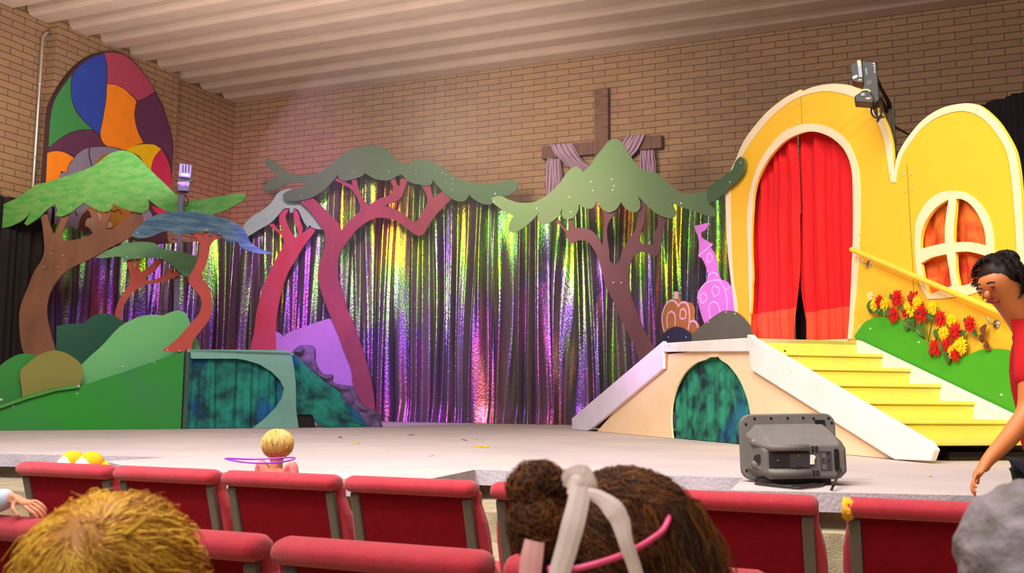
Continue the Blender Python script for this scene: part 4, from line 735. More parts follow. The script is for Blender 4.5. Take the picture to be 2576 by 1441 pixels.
# ------------------------------------------------------------------ confetti and tape on the stage floor
def scrap(x, y, wpx, hpx, col, lab, sk=0.):
    a, b_, c, d = [ground(x + p, y + q, .004) for p, q in ((-wpx / 2, sk), (0, -hpx / 2), (wpx / 2, -sk), (wpx * .1, hpx / 2))]
    m = MB(); v = [a, b_, c, d]; m.add(v + [q - Vector((0, 0, .003)) for q in v], [(0,1,2,3), (7,6,5,4), (0,4,5,1), (1,5,6,2), (2,6,7,3), (3,7,4,0)])
    tag(m.build('paper_scrap', mat('scrap_' + col.strip('#'), col, rough=.8)), lab, 'scrap')
for a in ((856, 1099, 12, 3, '#a83c50', 'dark red scrap on the stage floor below the foot of the tallest red tree', -1), (896, 1114, 22, 4, '#f0b828', 'yellow scrap on the stage floor below the slide end', 1),
          (1034, 1093, 18, 2, '#8c6068', 'thin brown scrap on the stage floor near the foil curtain', 1), (1168, 1106, 16, 3, '#c06070', 'pink scrap on the stage floor left of the yellow one', -2),
          (1205, 1122, 34, 3, '#e8c030', 'long thin yellow scrap on the middle of the stage', 0), (1222, 1123, 18, 5, '#f0c828', 'wide yellow scrap on the middle of the stage floor', 0), (1196, 1102, 12, 3, '#b8d8a0', 'pale green scrap on the stage floor behind the yellow ones', 0),
          (640, 1094, 10, 3, '#e8e0e0', 'white scrap near the foot of the teal tunnel box', 0), (1084, 1145, 14, 2, '#c8b0b4', 'faint grey scrap on the bright front of the stage', 1), (2340, 1196, 10, 4, '#f0c040', 'tiny yellow scrap on the stage floor right of the loudspeaker', 0)):
    scrap(*a)
# ------------------------------------------------------------------ the loudspeaker lying on the stage edge
sp0 = ground(1985, 1213); ysp = math.radians(-7 + 26)
SP = Matrix.Translation(sp0) @ Matrix.Rotation(ysp, 4, 'Z') @ Matrix.Rotation(math.radians(-1.5), 4, 'Y')
grey = mat('speaker_grey', '#6c6660', rough=.55, var=.12, vscale=6, bump=.15, bscale=150); dkg = mat('speaker_dark', '#221c1c', rough=.7)
spk = bpy.data.objects.new('loudspeaker', None); C.objects.link(spk); spk.matrix_world = SP; ORG['loudspeaker'] = Vector((0, 0, 0)); tag(spk, 'grey plastic loudspeaker lying on its side at the edge of the stage', 'loudspeaker')
# local: x right, y away from the audience, z up; the baffle flange stands at y = 0, the cabinet comes towards us (-y)
def rrect(x0, x1, z0, z1, r, n=5):
    P_ = []
    for cx, cz, a0 in ((x1 - r, z1 - r, 0), (x0 + r, z1 - r, 90), (x0 + r, z0 + r, 180), (x1 - r, z0 + r, 270)):
        for k in range(n + 1): a = math.radians(a0 + 90 * k / n); P_.append((cx + r * math.cos(a), cz + r * math.sin(a)))
    return P_
def loft(secs, m, name, par, bev=0.): # secs: list of (y, outline)
    b = MB(); n = len(secs[0][1])
    v = [(x, y, z) for y, P_ in secs for x, z in P_]; f = [tuple(range(n-1, -1, -1)) if False else tuple(range(n))] + [(j*n+i, j*n+(i+1) % n, (j+1)*n+(i+1) % n, (j+1)*n+i) for j in range(len(secs)-1) for i in range(n)] + [tuple(range((len(secs)-1)*n, len(secs)*n))]
    b.add(v, f); return b.build(name, m, par, local=True, bevel=bev, seg=2)
o = loft([(.05, rrect(-.222, .228, .02, .325, .05)), (.03, rrect(-.228, .234, .012, .333, .055)), (-.005, rrect(-.228, .234, .012, .333, .055)), (-.015, rrect(-.222, .228, .018, .327, .05))], grey, 'baffle', spk)
def oct_(x0, x1, z0, z1, c): return [(x1 - c, z1), (x0 + c, z1), (x0, z1 - c), (x0, z0 + c), (x0 + c, z0), (x1 - c, z0), (x1, z0 + c), (x1, z1 - c)]
cab = loft([(-.012, oct_(-.205, .215, .02, .285, .05)), (-.05, oct_(-.19, .225, .02, .27, .05)), (-.12, oct_(-.165, .235, .022, .235, .04)), (-.17, oct_(-.15, .238, .03, .20, .03)), (-.185, oct_(-.14, .225, .04, .185, .025))], grey, 'cabinet', spk, .006)
for zc, nm in ((.178, 0), (.062, 1)):
    b = MB(); b.tube([(-.185, -.075, zc + (.02 if nm == 0 else .035)), (-.13, -.165, zc + .004), (-.11, -.20, zc), (.06, -.205, zc - .002)], [.014, .017, .018, .014], 10); b.build('ridge', grey, spk, local=True, smooth_=True)
    b = MB(); b.tube([(-.175, -.085, zc + (.03 if nm == 0 else .045)), (-.178, -.10, zc + (.03 if nm == 0 else .045))], .007, 10); b.build('screw', mat('screw_grey', '#b0a890', rough=.4), spk, local=True)
b = MB(); b.box((-.125, -.190, .085), (.065, -.180, .158)); pn = b.build('connector_panel', dkg, spk, local=True)
b = MB(); b.box((-.03, -.1925, .085), (.065, -.1895, .150)); b.build('plate', mat('plate_dark', '#3c3634', rough=.5), pn, local=True)
for x, z in ((-.085, .118), (.01, .138)): b = MB(); b.tube([(x, -.19, z), (x, -.197, z)], .005, 10); b.build('knob', mat('brass', '#a06820', rough=.4, metal=.5), pn, local=True)
b = MB(); b.tube([(.008, -.19, .085), (.008, -.20, .085)], .008, 10); b.build('knob', dkg, pn, local=True)
b = MB(); b.obox((.062, -.199, .098), (.020, 0, 0), (0, .004, 0), (.003, 0, .044)); b.build('sticker', mat('sticker_white', '#f0ecf0', rough=.5, bump=0), pn, local=True)
b = MB(); b.tube([(.088, -.20, .135), (.080, -.203, .118), (.080, -.203, .100)], .003, 6); b.build('clip', mat('clip_cream', '#e8d8a0', rough=.4), pn, local=True)
b = MB(); b.tube([(-.165, -.130, .125), (-.170, -.142, .125)], .02, 14); b.build('socket', dkg, spk, local=True)
for k in range(4):
    x = .075 + .018 * (k % 2); z = (.168, .168, .055, .055)[k]; b = MB(); b.box((x, -.198, z - .012), (x + .010, -.185, z + .014)); b.build('heat_fin', dkg, spk, local=True)
# name plate: thin frame with raised letters turned on their side, as the box lies on its side
fr_ = MB()
for a, c in (((.112, .070), (.117, .158)), ((.160, .070), (.165, .158)), ((.112, .070), (.165, .074)), ((.112, .154), (.165, .158))): fr_.box((a[0], -.1895, a[1]), (c[0], -.186, c[1]))
npl = fr_.build('name_plate', mat('plate_line', '#4a3c50', rough=.6), spk, local=True)
def text(s, size, mx, m, par, name='lettering', ext=.001):
    cu = bpy.data.curves.new(name, 'FONT'); cu.body = s; cu.size = size; cu.extrude = ext; cu.align_x = 'CENTER'; cu.align_y = 'CENTER'
    o = bpy.data.objects.new(name, cu); C.objects.link(o); dg = bpy.context.evaluated_depsgraph_get(); me = bpy.data.meshes.new_from_object(o.evaluated_get(dg)); bpy.data.objects.remove(o); me.materials.clear(); me.materials.append(m)
    o = bpy.data.objects.new(name, me); C.objects.link(o); o.parent = par; o.matrix_local = mx; ORG[o.name] = Vector((0, 0, 0)); return o
Rt = Matrix.Rotation(math.radians(90), 4, 'X') @ Matrix.Rotation(math.radians(-90), 4, 'Z')
text('EON15', .024, Matrix.Translation((.149, -.188, .114)) @ Rt, dkg, npl); text('G2', .024, Matrix.Translation((.129, -.188, .114)) @ Rt, dkg, npl)
b = MB(); n0 = rrect(.178, .200, .065, .168, .010); b.add([(x, -.1905, z) for x, z in n0] + [(x, -.183, z) for x, z in n0], [tuple(range(len(n0)))] + [(i, (i+1) % len(n0), (i+1) % len(n0) + len(n0), i + len(n0)) for i in range(len(n0))]); b.build('handle_hole', mat('hole_black', '#140e10', rough=.9, bump=0), spk, local=True)
b = MB(); b.box((.135, -.024, .262), (.182, -.015, .300)); b.build('handle_hole', MATS['hole_black'], spk, local=True)
for x, z in ((-.155, .312), (-.075, .312), (.005, .312), (.080, .312), (.130, .308), (.202, .308), (.216, .285), (-.198, .285), (-.205, .06)):
    b = MB(); b.tube([(x, -.012, z), (x, -.0175, z)], .0065, 10); b.build('screw_hole', MATS['hole_black'], spk, local=True)
b = MB(); b.box((-.20, -.15, 0), (-.12, .02, .03)); b.box((.10, -.16, 0), (.20, .02, .03)); b.build('foot', dkg, spk, local=True, bevel=.006) if False else None
b = MB(); b.box((-.16, -.14, .0), (.17, .03, .03)); b.build('base', dkg, spk, local=True, bevel=.008)
cbm = mat('cord_black', '#30282a', rough=.5)
def cable(name, pts, r, lab, n=6):
    b = MB(); b.tube([Vector(p) for p in smooth([tuple(q) for q in pts], 6, False)], r, n); o = b.build(name, cbm, smooth_=True); tag(o, lab, 'cable'); return o
g = lambda x, y, z=.008: ground(x, y, z)
cable('cable', [g(1900, 1216), g(1950, 1222), g(2010, 1228), g(2060, 1222), g(2078, 1214), g(2040, 1219), g(1985, 1224), g(1935, 1218)], .006, 'black cable coiled on the stage under the grey loudspeaker')
pE = ground(2060, 1238).y
p_ = [at(2115, 1178, 4.75), at(2108, 1196, 4.65), at(2096, 1222, 4.45), onY(2086, 1243, ep[-1].y - .03), onY(2076, 1262, ep[-1].y - .04), onY(2068, 1290, ep[-1].y - .05), onY(2064, 1340, ep[-1].y - .06)]
cable('cable', p_, .006, 'black cord hanging from the loudspeaker over the stage edge')
# ------------------------------------------------------------------ church chairs in two rows
cr1 = mat('chair_red', '#b82836', rough=.85, var=.10, vscale=30, bump=.4, bscale=350, sheen=.25); cr2 = mat('chair_back_red', '#7e0c18', rough=.95, var=.12, vscale=30, bump=.5, bscale=350, spec=.1)
fm = mat('chair_metal', '#6e6258', rough=.4, metal=.4, var=.1); foam = mat('yellow_foam', '#f0a818', rough=.9, col2='#e8b850', vscale=30, bump=.8)
ZT = .111 - FZ - 0.0
def chair_parts(e):
    zt = ZT; rec = .30
    def rc(x, y, z): return Vector((x, y - (z - .45) * rec + (zt - .45) * rec, z))    # top edge stays at y = 0
    hw = .25
    prof = [(-.232, zt - .012), (-hw, zt - .05), (-.247, zt - .085), (-.262, zt - .15), (-.266, zt - .20), (-.268, .42), (.268, .42), (.266, zt - .20), (.262, zt - .15), (.247, zt - .085), (hw, zt - .05), (.232, zt - .012)]
    b = MB(); n = len(prof); y0, y1 = .012, .075
    v = [rc(x, y0, z) for x, z in prof] + [rc(x, y1, z) for x, z in prof]
    b.add(v, [tuple(range(n)), tuple(range(2*n-1, n-1, -1))] + [(i, i+n, (i+1) % n + n, (i+1) % n) for i in range(n)])
    m1 = mk('backrest', b.v, b.f, cr1, e, local=True, bevel=.02, seg=3)
    # padded roll over the top
    b = MB(); xs = [-.252, -.246, -.232, -.12, 0, .12, .232, .246, .252]; sc = [.45, .8, 1, 1, 1, 1, 1, .8, .45]; v = []
    for x, s in zip(xs, sc):
        for k in range(14): a = 2 * PI * k / 14; v.append((x, .022 + .052 * s * math.cos(a), zt - .030 + .030 * s * math.sin(a)))
    f = [(j*14+k, (j+1)*14+k, (j+1)*14+(k+1) % 14, j*14+(k+1) % 14) for j in range(len(xs)-1) for k in range(14)] + [tuple(range(14)), tuple(range(len(v)-1, len(v)-15, -1))]
    mk('top_roll', v, f, cr1, e, local=True, smooth_=True)
    b = MB(); v = []
    for y in (-.002, .018):
        for x, z in ((-.205, .42), (.205, .42), (.205, zt - .03), (-.205, zt - .03)): v.append(rc(x, y, z))
    b.add(v, [(0,1,2,3), (7,6,5,4), (0,4,5,1), (1,5,6,2), (2,6,7,3), (3,7,4,0)]); mk('back_panel', b.v, b.f, cr2, e, local=True, bevel=.006)
    for s in (-1, 1):
        b = MB(); x = s * .221; P_ = []
        for z in (zt - .045, zt - .07, zt - .12, zt - .2, .55, .45): P_.append(rc(x, -.012 if z < zt - .06 else .01, z))
        P_ += [Vector((x, .10, .30)), Vector((x, .02, .01))]
        v = []
        for p in P_: v += [p + Vector((-.019, 0, 0)), p + Vector((.019, 0, 0)), p + Vector((.019, .024, 0)), p + Vector((-.019, .024, 0))]
        b.add(v, [(j*4+k, j*4+(k+1) % 4, (j+1)*4+(k+1) % 4, (j+1)*4+k) for j in range(len(P_)-1) for k in range(4)] + [(3,2,1,0), tuple(range(len(v)-4, len(v)))]); mk('back_post', b.v, b.f, fm, e, local=True, bevel=.008)
        b = MB(); b.tube([(s * .22, .50, .40), (s * .225, .54, .01)], .013, 8); mk('front_leg', b.v, b.f, fm, e, local=True)
    b = MB(); b.box((-.25, .12, .39), (.25, .56, .46)); mk('seat', b.v, b.f, cr1, e, local=True, bevel=.025, seg=3)
def new_chair(lab, grp):
    e = bpy.data.objects.new('church_chair', None); C.objects.link(e); ORG[e.name] = Vector((0, 0, 0)); tag(e, lab, 'chair', grp); return e
Y1 = 3.13; Y2 = 1.76; proto = None
def put(px, py, Y, lab, grp, torn=False, sx=1.):
    global proto
    p = onY(px, py, Y)
    if proto is None: proto = e = new_chair(lab, grp); chair_parts(e)
    else:
        e = proto.copy(); C.objects.link(e); tag(e, lab, 'chair', grp); ORG[e.name] = Vector((0, 0, 0))
        for ch in proto.children: c_ = ch.copy(); C.objects.link(c_); c_.parent = e
    e.location = (p.x, Y, FZ); e.scale = (sx, 1, 1); return e
F1 = 'red chairs of the front row'; F2 = 'red chairs of the second row'
for i, (a, c, lab) in enumerate(((45, 272, 'red church chair at the front row left end under a yellow and white cap'), (290, 537, 'red fabric church chair second from left in the front row'), (562, 842, 'red fabric church chair in the front row in front of the small fair-haired child'),
        (870, 1190, 'red fabric church chair in the front row just left of the brown-haired girl'), (1236, 1602, 'red fabric church chair in the front row half hidden behind the bunched brown hair'), (1642, 2052, 'red fabric church chair in the front row below the grey loudspeaker'), (2120, 2575, 'red fabric church chair with torn corner showing yellow foam in the front row'))):
    q = [onY(x, 1200, Y1).x for x in (a, c)]; mid = onY((a + c) / 2, 1200, Y1)
    e = put(0, 1200, Y1, lab, F1); e.location.x = (q[0] + q[1]) / 2; e.scale.x = (q[1] - q[0]) / .5; print('chair', round(q[1] - q[0], 3), round((q[0] + q[1]) / 2, 3)); e.scale.x = min(1.06, max(.95, e.scale.x)); last = e
b = MB(); b.ell((-.238, .0, ZT - .035), (.020, .040, .034), 14, lump=.6, ls=9); o = mk('exposed_foam', b.v, b.f, foam, last, local=True, smooth_=True); tag(o, 'yellow foam bursting from the torn corner')
dx = .525
c0 = (onY(692, 1350, Y2).x + onY(1217, 1390, Y2).x) / 2; print('row2 width', onY(1217, 1390, Y2).x - onY(692, 1350, Y2).x)
for k, lab in ((-2, 'red fabric church chair at the left edge of the second row beside the resting hand'), (-1, 'red fabric church chair in the second row behind the blond head'), (0, 'red church chair of the second row between the blond and the brown-haired child'), (1, 'red fabric church chair in the second row hidden by the brown-haired girl')):
    e = put(0, 1200, Y2, lab, F2); e.location.x = c0 + k * dx; e.location.z = FZ; e.scale = (.96, 1, .985)
# ------------------------------------------------------------------ people
skm = mat('skin_light', '#d8916c', rough=.55, var=.06, vscale=8); skd = mat('skin_warm', '#d07a44', rough=.5, var=.05)
def skin(name, nodes, edges, m, parent, root=0, sub=2):
    me = bpy.data.meshes.new(name); me.from_pydata([tuple(n[0]) for n in nodes], edges, []); me.materials.append(m)
    o = bpy.data.objects.new(name, me); C.objects.link(o); o.parent = parent; ORG[o.name] = Vector((0, 0, 0))
    md = o.modifiers.new('skin', 'SKIN'); md.use_smooth_shade = True; md.branch_smoothing = .3
    sv = me.skin_vertices[0].data if me.skin_vertices else None
    if sv is None:
        bm = bmesh.new(); bm.from_mesh(me); bm.verts.layers.skin.verify(); bm.to_mesh(me); bm.free(); sv = me.skin_vertices[0].data
    for i, n in enumerate(nodes): r = n[1]; sv[i].radius = r if isinstance(r, tuple) else (r, r); sv[i].use_root = (i == root)
    s = o.modifiers.new('sub', 'SUBSURF'); s.levels = sub; s.render_levels = sub; return o
def V(*a): return Vector(a)
class G:
    def __init__(s): s.n = []; s.e = []
    def a(s, p, r, to=None):
        s.n.append((Vector(p), r)); i = len(s.n) - 1
        if to is not None: s.e.append((to, i))
        return i
    def chain(s, to, *pr):
        for p, r in pr: to = s.a(p, r, to)
        return to
def hand(g, wrist, wp, d, up, k=1., curl=.5, thumb=1):
    """five finger chains from a palm; d = pointing direction, up = back of the hand"""
    d = Vector(d).normalized(); up = (Vector(up) - d * Vector(up).dot(d)).normalized(); sd = d.cross(up)
    palm = g.a(wp + d * .035 * k, (.021 * k, .012 * k), wrist); kn = g.a(wp + d * .062 * k, (.024 * k, .011 * k), palm)
    for j, L_ in zip((-1.5, -.5, .5, 1.5), (.052, .066, .070, .060)):
        b0 = wp + d * .078 * k + sd * j * .0125 * k; i = g.a(b0, .0062 * k, kn); ang = 0; p = b0
        for q, f_ in enumerate((.45, .32, .23)):
            ang += curl * (.5 + .35 * q); dd = d * math.cos(ang) - up * math.sin(ang); p = p + dd * L_ * f_ * k; i = g.a(p, (.0060 - .0007 * q) * k, i)
    t = palm; b0 = wp + d * .030 * k + sd * thumb * .024 * k; t = g.a(b0, .008 * k, t); t = g.a(b0 + (d * .7 + sd * thumb * .7) * .022 * k, .0072 * k, t); g.a(b0 + (d * .95 + sd * thumb * .5 - up * .3) * .045 * k, .0062 * k, t)
def body(parent, h, top, hr, m, shirt, trousers, arms=None, lean=V(0, 0, 0), seated=False, sk_arm=True, fwd=V(0, 1, 0), shz=2.05):
    """local coords: head centre at the origin, floor at z = -h; hr = head radius"""
    sd = V(fwd.y, -fwd.x, 0); sw = hr * 1.55
    g = G(); pz = -h * .52 if not seated else -h
    pel = g.a(lean * 1. + V(0, 0, pz), (hr * .95, hr * .75)); bel = g.a(lean * .7 + V(0, 0, pz * .72 - hr * .35), (hr * .9, hr * .7), pel); ch = g.a(lean * .4 + V(0, 0, pz * .38 - hr * .75), (hr * 1.0, hr * .75), bel)
    nk = g.a(lean * .15 + V(0, 0, -hr * 1.35), hr * .48, ch); hd = g.a(V(0, 0, -hr * .55), (hr * .72, hr * .8), nk); hd2 = g.a(V(0, 0, hr * .1), (hr * .93, hr * .98), hd); g.a(V(0, 0, hr * .65), (hr * .7, hr * .75), hd2)
    sh = []; 
    for s in (-1, 1):
        a = g.a(lean * .3 + sd * s * sw + V(0, 0, -hr * shz), hr * .42, ch); sh.append(a)
        pts = arms[s] if arms and s in arms else [sd * s * sw * 1.15 + V(0, 0, -hr * 4.0), sd * s * sw * 1.2 + fwd * hr * .6 + V(0, 0, -hr * 5.4)]
        e_ = g.a(pts[0], hr * .27, a); w_ = g.a(pts[1], hr * .2, e_); dd = (pts[1] - pts[0]).normalized(); hand(g, w_, pts[1], pts[2] if len(pts) > 2 else dd, pts[3] if len(pts) > 3 else fwd * -1 + V(0, 0, .5), hr / .1 * .9, .55, s)
        lx = sd * s * hr * .55
        if seated: g.chain(pel, (lean + lx + V(0, 0, pz), hr * .6), (lean + lx + fwd * hr * 2.6 + V(0, 0, pz + .02), hr * .45), (lean + lx + fwd * hr * 2.8 + V(0, 0, pz - hr * 2.4), hr * .3), (lean + lx + fwd * hr * 3.6 + V(0, 0, pz - hr * 2.6), hr * .24))
        else: g.chain(pel, (lean + lx + V(0, 0, pz - hr * .5), hr * .62), (lean * .6 + lx + V(0, 0, -h * .77), hr * .42), (lean * .3 + lx + V(0, 0, -h + hr * .35), hr * .26), (lean * .3 + lx + fwd * hr * 1.1 + V(0, 0, -h + hr * .25), hr * .22))
    skin('body', g.n, g.e, m, parent)
    g = G(); pel = g.a(lean + V(0, 0, pz * .93), (hr * 1.08, hr * .9)); bel = g.a(lean * .7 + V(0, 0, pz * .72 - hr * .35), (hr * 1.03, hr * .84), pel); ch = g.a(lean * .4 + V(0, 0, pz * .38 - hr * .75), (hr * 1.12, hr * .88), bel); g.a(lean * .2 + V(0, 0, -hr * 1.75), (hr * .75, hr * .6), ch)
    for s in (-1, 1):
        a = g.a(lean * .3 + sd * s * sw + V(0, 0, -hr * shz), hr * .52, ch); p0 = lean * .3 + sd * s * sw + V(0, 0, -hr * shz)
        pts = arms[s] if arms and s in arms else [sd * s * sw * 1.15 + V(0, 0, -hr * 4.0), sd * s * sw * 1.2 + fwd * hr * .6 + V(0, 0, -hr * 5.4)]
        m1 = g.a(p0.lerp(pts[0], .9), hr * .36, a)
        if sk_arm is False: g.a(pts[0].lerp(pts[1], 1.02), hr * .34, m1)
    skin('shirt', g.n, g.e, shirt, parent)
    if not seated:
        g = G(); pel = g.a(lean + V(0, 0, pz), (hr * 1.0, hr * .85))
        for s in (-1, 1): lx = sd * s * hr * .55; g.chain(pel, (lean + lx + V(0, 0, pz - hr * .6), hr * .72), (lean * .6 + lx + V(0, 0, -h * .77), hr * .52), (lean * .3 + lx + V(0, 0, -h + hr * .55), hr * .36))
        skin('trousers', g.n, g.e, trousers, parent)
def tri_strands(strands, w):
    """strands: (n, k, 3) arrays -> thin three-sided tubes"""
    S_ = np.asarray(strands); n, k, _ = S_.shape; T = np.gradient(S_, axis=1); T /= np.linalg.norm(T, axis=2, keepdims=True) + 1e-9
    ref = np.array([.3, .2, .93]); A = np.cross(T, ref); A /= np.linalg.norm(A, axis=2, keepdims=True) + 1e-9; Bv = np.cross(T, A)
    taper = np.linspace(1, .25, k)[None, :, None] * w; out = []
    for j in range(3): a = 2 * PI * j / 3; out.append(S_ + (A * math.cos(a) + Bv * math.sin(a)) * taper)
    Vt = np.stack(out, 2).reshape(-1, 3); f = []
    base = np.arange(n)[:, None, None] * k * 3 + np.arange(k - 1)[None, :, None] * 3; q = []
    for j in range(3): j2 = (j + 1) % 3; q.append(np.stack([base + j, base + j2, base + 3 + j2, base + 3 + j], -1).reshape(-1, 4))
    return Vt, np.concatenate(q)
def hair_obj(name, strands, w, mats_, parent, cap=None):
    Vt, F = tri_strands(strands, w); me = bpy.data.meshes.new(name); k = len(strands[0]); vl = Vt.tolist(); fl = F.tolist()
    n = len(strands); rt = np.asarray(strands)[:, 0]; sc_ = np.abs(rt).max(); q_ = rt / sc_; cl = np.sin(q_ @ np.array([9., 7, 11])) + np.sin(q_ @ np.array([-13., 15, 6]) + 1) + .9 * rng.normal(size=n)
    base_i = np.where(cl < -.7, 1, np.where(cl > .7, 2, 0)) % len(mats_); per = np.repeat(base_i, k - 1); mi = np.tile(per, 3).tolist()
    if cap: off = len(vl); vl += [list(q) for q in cap.v]; fl += [[i + off for i in q] for q in cap.f]; mi += [1] * len(cap.f)
    me.from_pydata(vl, [], fl)
    for m in mats_: me.materials.append(m)
    me.polygons.foreach_set('material_index', mi); me.polygons.foreach_set('use_smooth', [True] * len(mi)); me.update()
    o = bpy.data.objects.new(name, me); C.objects.link(o); o.parent = parent; ORG[o.name] = Vector((0, 0, 0)); return o
def flow_hair(n, R_, crown, k, step, lift, curl, keep, grav=.3, seed=1):
    r_ = np.random.default_rng(seed); P = r_.normal(size=(n * 2, 3)); P /= np.linalg.norm(P, axis=1, keepdims=True); P = P[[bool(keep(p)) for p in P]][:n]
    c = np.array(crown) / np.linalg.norm(crown); R_ = np.array(R_); out = []; swirl = .5
    cur = P.copy(); L_ = r_.uniform(.7, 1.3, (len(P), 1)); ph = r_.uniform(0, 6.28, (len(P), 3)); fq = r_.uniform(.6, 1.4, (len(P), 1))
    clump = np.stack([np.sin(P @ np.array([17., 9, 5]) + i) for i in range(3)], 1)
    for i in range(k):
        h = 1 + lift * (.25 + .75 * math.sin(PI * min(1, (i + 1) / k) * .5)) * L_
        out.append(cur * h * R_ + curl * np.sin(ph + i * 1.7 * fq) * min(1, i / 2))
        d = cur - c; d -= cur * (d * cur).sum(1, keepdims=True); d /= np.linalg.norm(d, axis=1, keepdims=True) + .15
        sw = np.cross(cur, d); g_ = np.array([0, 0, -1.]) - cur * (-cur[:, 2:3]); d = d + swirl * sw * .5 + grav * g_ + clump * .25 + .15 * r_.normal(size=cur.shape) * .5
        cur = cur + d * step * L_; cur /= np.linalg.norm(cur, axis=1, keepdims=True)
    return np.stack(out, 1)
def person(loc, lab): e = bpy.data.objects.new('person', None); C.objects.link(e); e.location = loc; ORG[e.name] = Vector((0, 0, 0)); return tag(e, lab, 'person')
def cloth(n, c, **k): return mat('cloth_' + n, c, rough=.9, bump=.3, bscale=200, **k)
# 1. blond child, back of the head towards us
hc = at(277, 1468, 1.06); e = person(hc, 'blond child seen from behind at the lower left, short tousled golden hair')
body(e, hc.z - FZ, 0, .082, skm, cloth('blue', '#3a5a90'), cloth('denim', '#2a3448'), fwd=V(.1, 1, 0))
bh = [mat('hair_gold', '#dca028', rough=.5, var=.1), mat('hair_honey', '#a86c14', rough=.5, var=.1), mat('hair_straw', '#f2c448', rough=.5, var=.1)]
cap = MB(); cap.ell((0, -.004, .004), (.0870, .092, .088), 28)
crown = (.25, -.62, .74)
S1 = flow_hair(9500, (.087, .092, .088), crown, 8, .085, .045, .0007, lambda p: not (p[1] > .35 and p[2] < .35) and p[2] > -.75, .15, 3)
S1 = np.concatenate([S1, flow_hair(14000, (.088, .093, .0885), crown, 8, .08, .05, .0007, lambda p: p[0] * .25 + p[1] * -.62 + p[2] * .74 > .86, 0., 31)])
S2 = flow_hair(500, (.087, .092, .088), crown, 7, .10, .11, .002, lambda p: p[2] > -.2 and p[1] < .4, 0., 4)
hair_obj('hair', np.concatenate([S1, np.concatenate([S2, S2[:, -1:] + (S2[:, -1:] - S2[:, -2:-1])], 1)]), .0010, bh, e, cap)
tuft = np.array([[np.array([.060, -.045, .060]) + np.array([.006 * a, .004 * b_, 0]) * (1 - .5 * t) + np.array([.028, -.004, .016]) * t * (1 + .1 * a) for t in np.linspace(0, 1, 6)] for a in np.linspace(-1, 1, 12) for b_ in np.linspace(-1, 1, 6)])
hair_obj('hair_tuft', tuft, .0009, bh, e)
for s in (-1, 1):
    b = MB(); b.ell((s * .088, .01, -.025), (.008, .015, .022), 12); b.build('ear', skm, e, local=True, smooth_=True)
# 2. girl with curly brown bunches, ribbon and headband
hc = at(1572, 1408, 1.12); e = person(hc, 'child with fluffy brown hair, white ribbon and pink hairband, seen from behind')
body(e, hc.z - FZ, 0, .086, skm, cloth('pink', '#c85070'), cloth('grey', '#50484c'), fwd=V(.25, 1, 0))
br3 = [mat('hair_brown', '#6a3a12', rough=.55, var=.2), mat('hair_umber', '#42220c', rough=.6, var=.2), mat('hair_rust', '#8a5018', rough=.5, var=.2)]
cap = MB(); cap.ell((0, 0, 0), (.087, .092, .093), 28)
S1 = flow_hair(6500, (.088, .093, .094), (-.75, -.35, .65), 8, .08, .06, .0032, lambda p: not (p[1] > .4 and p[2] < .3) and p[2] > -.95, .1, 5)
# looser hair falling over the right side
def falling(n, x0, x1, seed):
    r_ = np.random.default_rng(seed); out = []
    for i in range(n):
        a = r_.uniform(-.5, 1.9); p = np.array([.088 * math.cos(a - .45), -.09 * math.sin(a * .6), .02 + .05 * r_.random()]); q = [p]
        for j in range(8): q.append(q[-1] + np.array([.0045 + .002 * math.sin(j + i), .002 * math.sin(j * 1.3 + i), -.0135]) + r_.normal(size=3) * .0022)
        out.append(q)
    return np.array(out)
hair_obj('hair', S1, .0009, br3, e, cap); hair_obj('hair_length', falling(1500, 0, 0, 8), .0010, br3, e)
def bunch(c, r, n, seed, nm):
    r_ = np.random.default_rng(seed); c = np.array(c); r = np.array(r); out = []
    for i in range(n):
        d = r_.normal(size=3); d /= np.linalg.norm(d); p = c + d * r * r_.uniform(.72, .95); t = np.cross(d, r_.normal(size=3)); t /= np.linalg.norm(t); b_ = np.cross(d, t); q = []
        R0 = r_.uniform(.006, .012); a0 = r_.uniform(0, 6)
        for j in range(9): a = a0 + j * .75; q.append(p + t * R0 * math.cos(a) + b_ * R0 * math.sin(a) * .8 + d * (.0012 * j))
        out.append(q)
    cp = MB(); cp.ell(tuple(c), tuple(r * .86), 20, lump=.25, ls=10); return hair_obj(nm, np.array(out), .0012, br3, e, cp)
def loc_(px, py, d): return at(px, py, d) - hc
b1 = loc_(1352, 1228, 1.07); b2 = loc_(1358, 1318, 1.06); b3 = loc_(1412, 1290, 1.08)
bunch(b1, (.027, .027, .023), 900, 1, 'hair_bunch'); bunch(b2, (.030, .03, .030), 1200, 2, 'hair_bunch'); bunch(b3, (.024, .026, .040), 700, 3, 'hair_bunch')
# ribbon
rb = mat('ribbon_white', '#f4dcd0', rough=.35, var=.03); 
def ribbon(name, pts, par, m=rb):
    P_ = [(Vector(q[:3]), q[3]) for q in [tuple(t) for t in smooth([tuple(loc_(x, y, d)) + (wd,) for x, y, d, wd in pts], 5, False)]]
    v = []; f = []; n = len(P_)
    for i, (p, wd) in enumerate(P_):
        a = P_[max(i-1, 0)][0]; b_ = P_[min(i+1, n-1)][0]; t = (b_ - a).normalized(); s = t.cross(B[0]).normalized() * wd / 2
        for q in (-1, -.4, .4, 1): v.append(p + s * q - B[0] * (.002 * (1 - q * q)))
    for i in range(n - 1):
        for k in range(3): f.append((i*4+k, i*4+k+1, (i+1)*4+k+1, (i+1)*4+k))
    o = mk(name, v, f, m, par, local=True); solid(o, .0007); return o
o_ = bpy.data.objects.new('hair_ribbon', None); C.objects.link(o_); o_.parent = e; ORG[o_.name] = V(0, 0, 0)
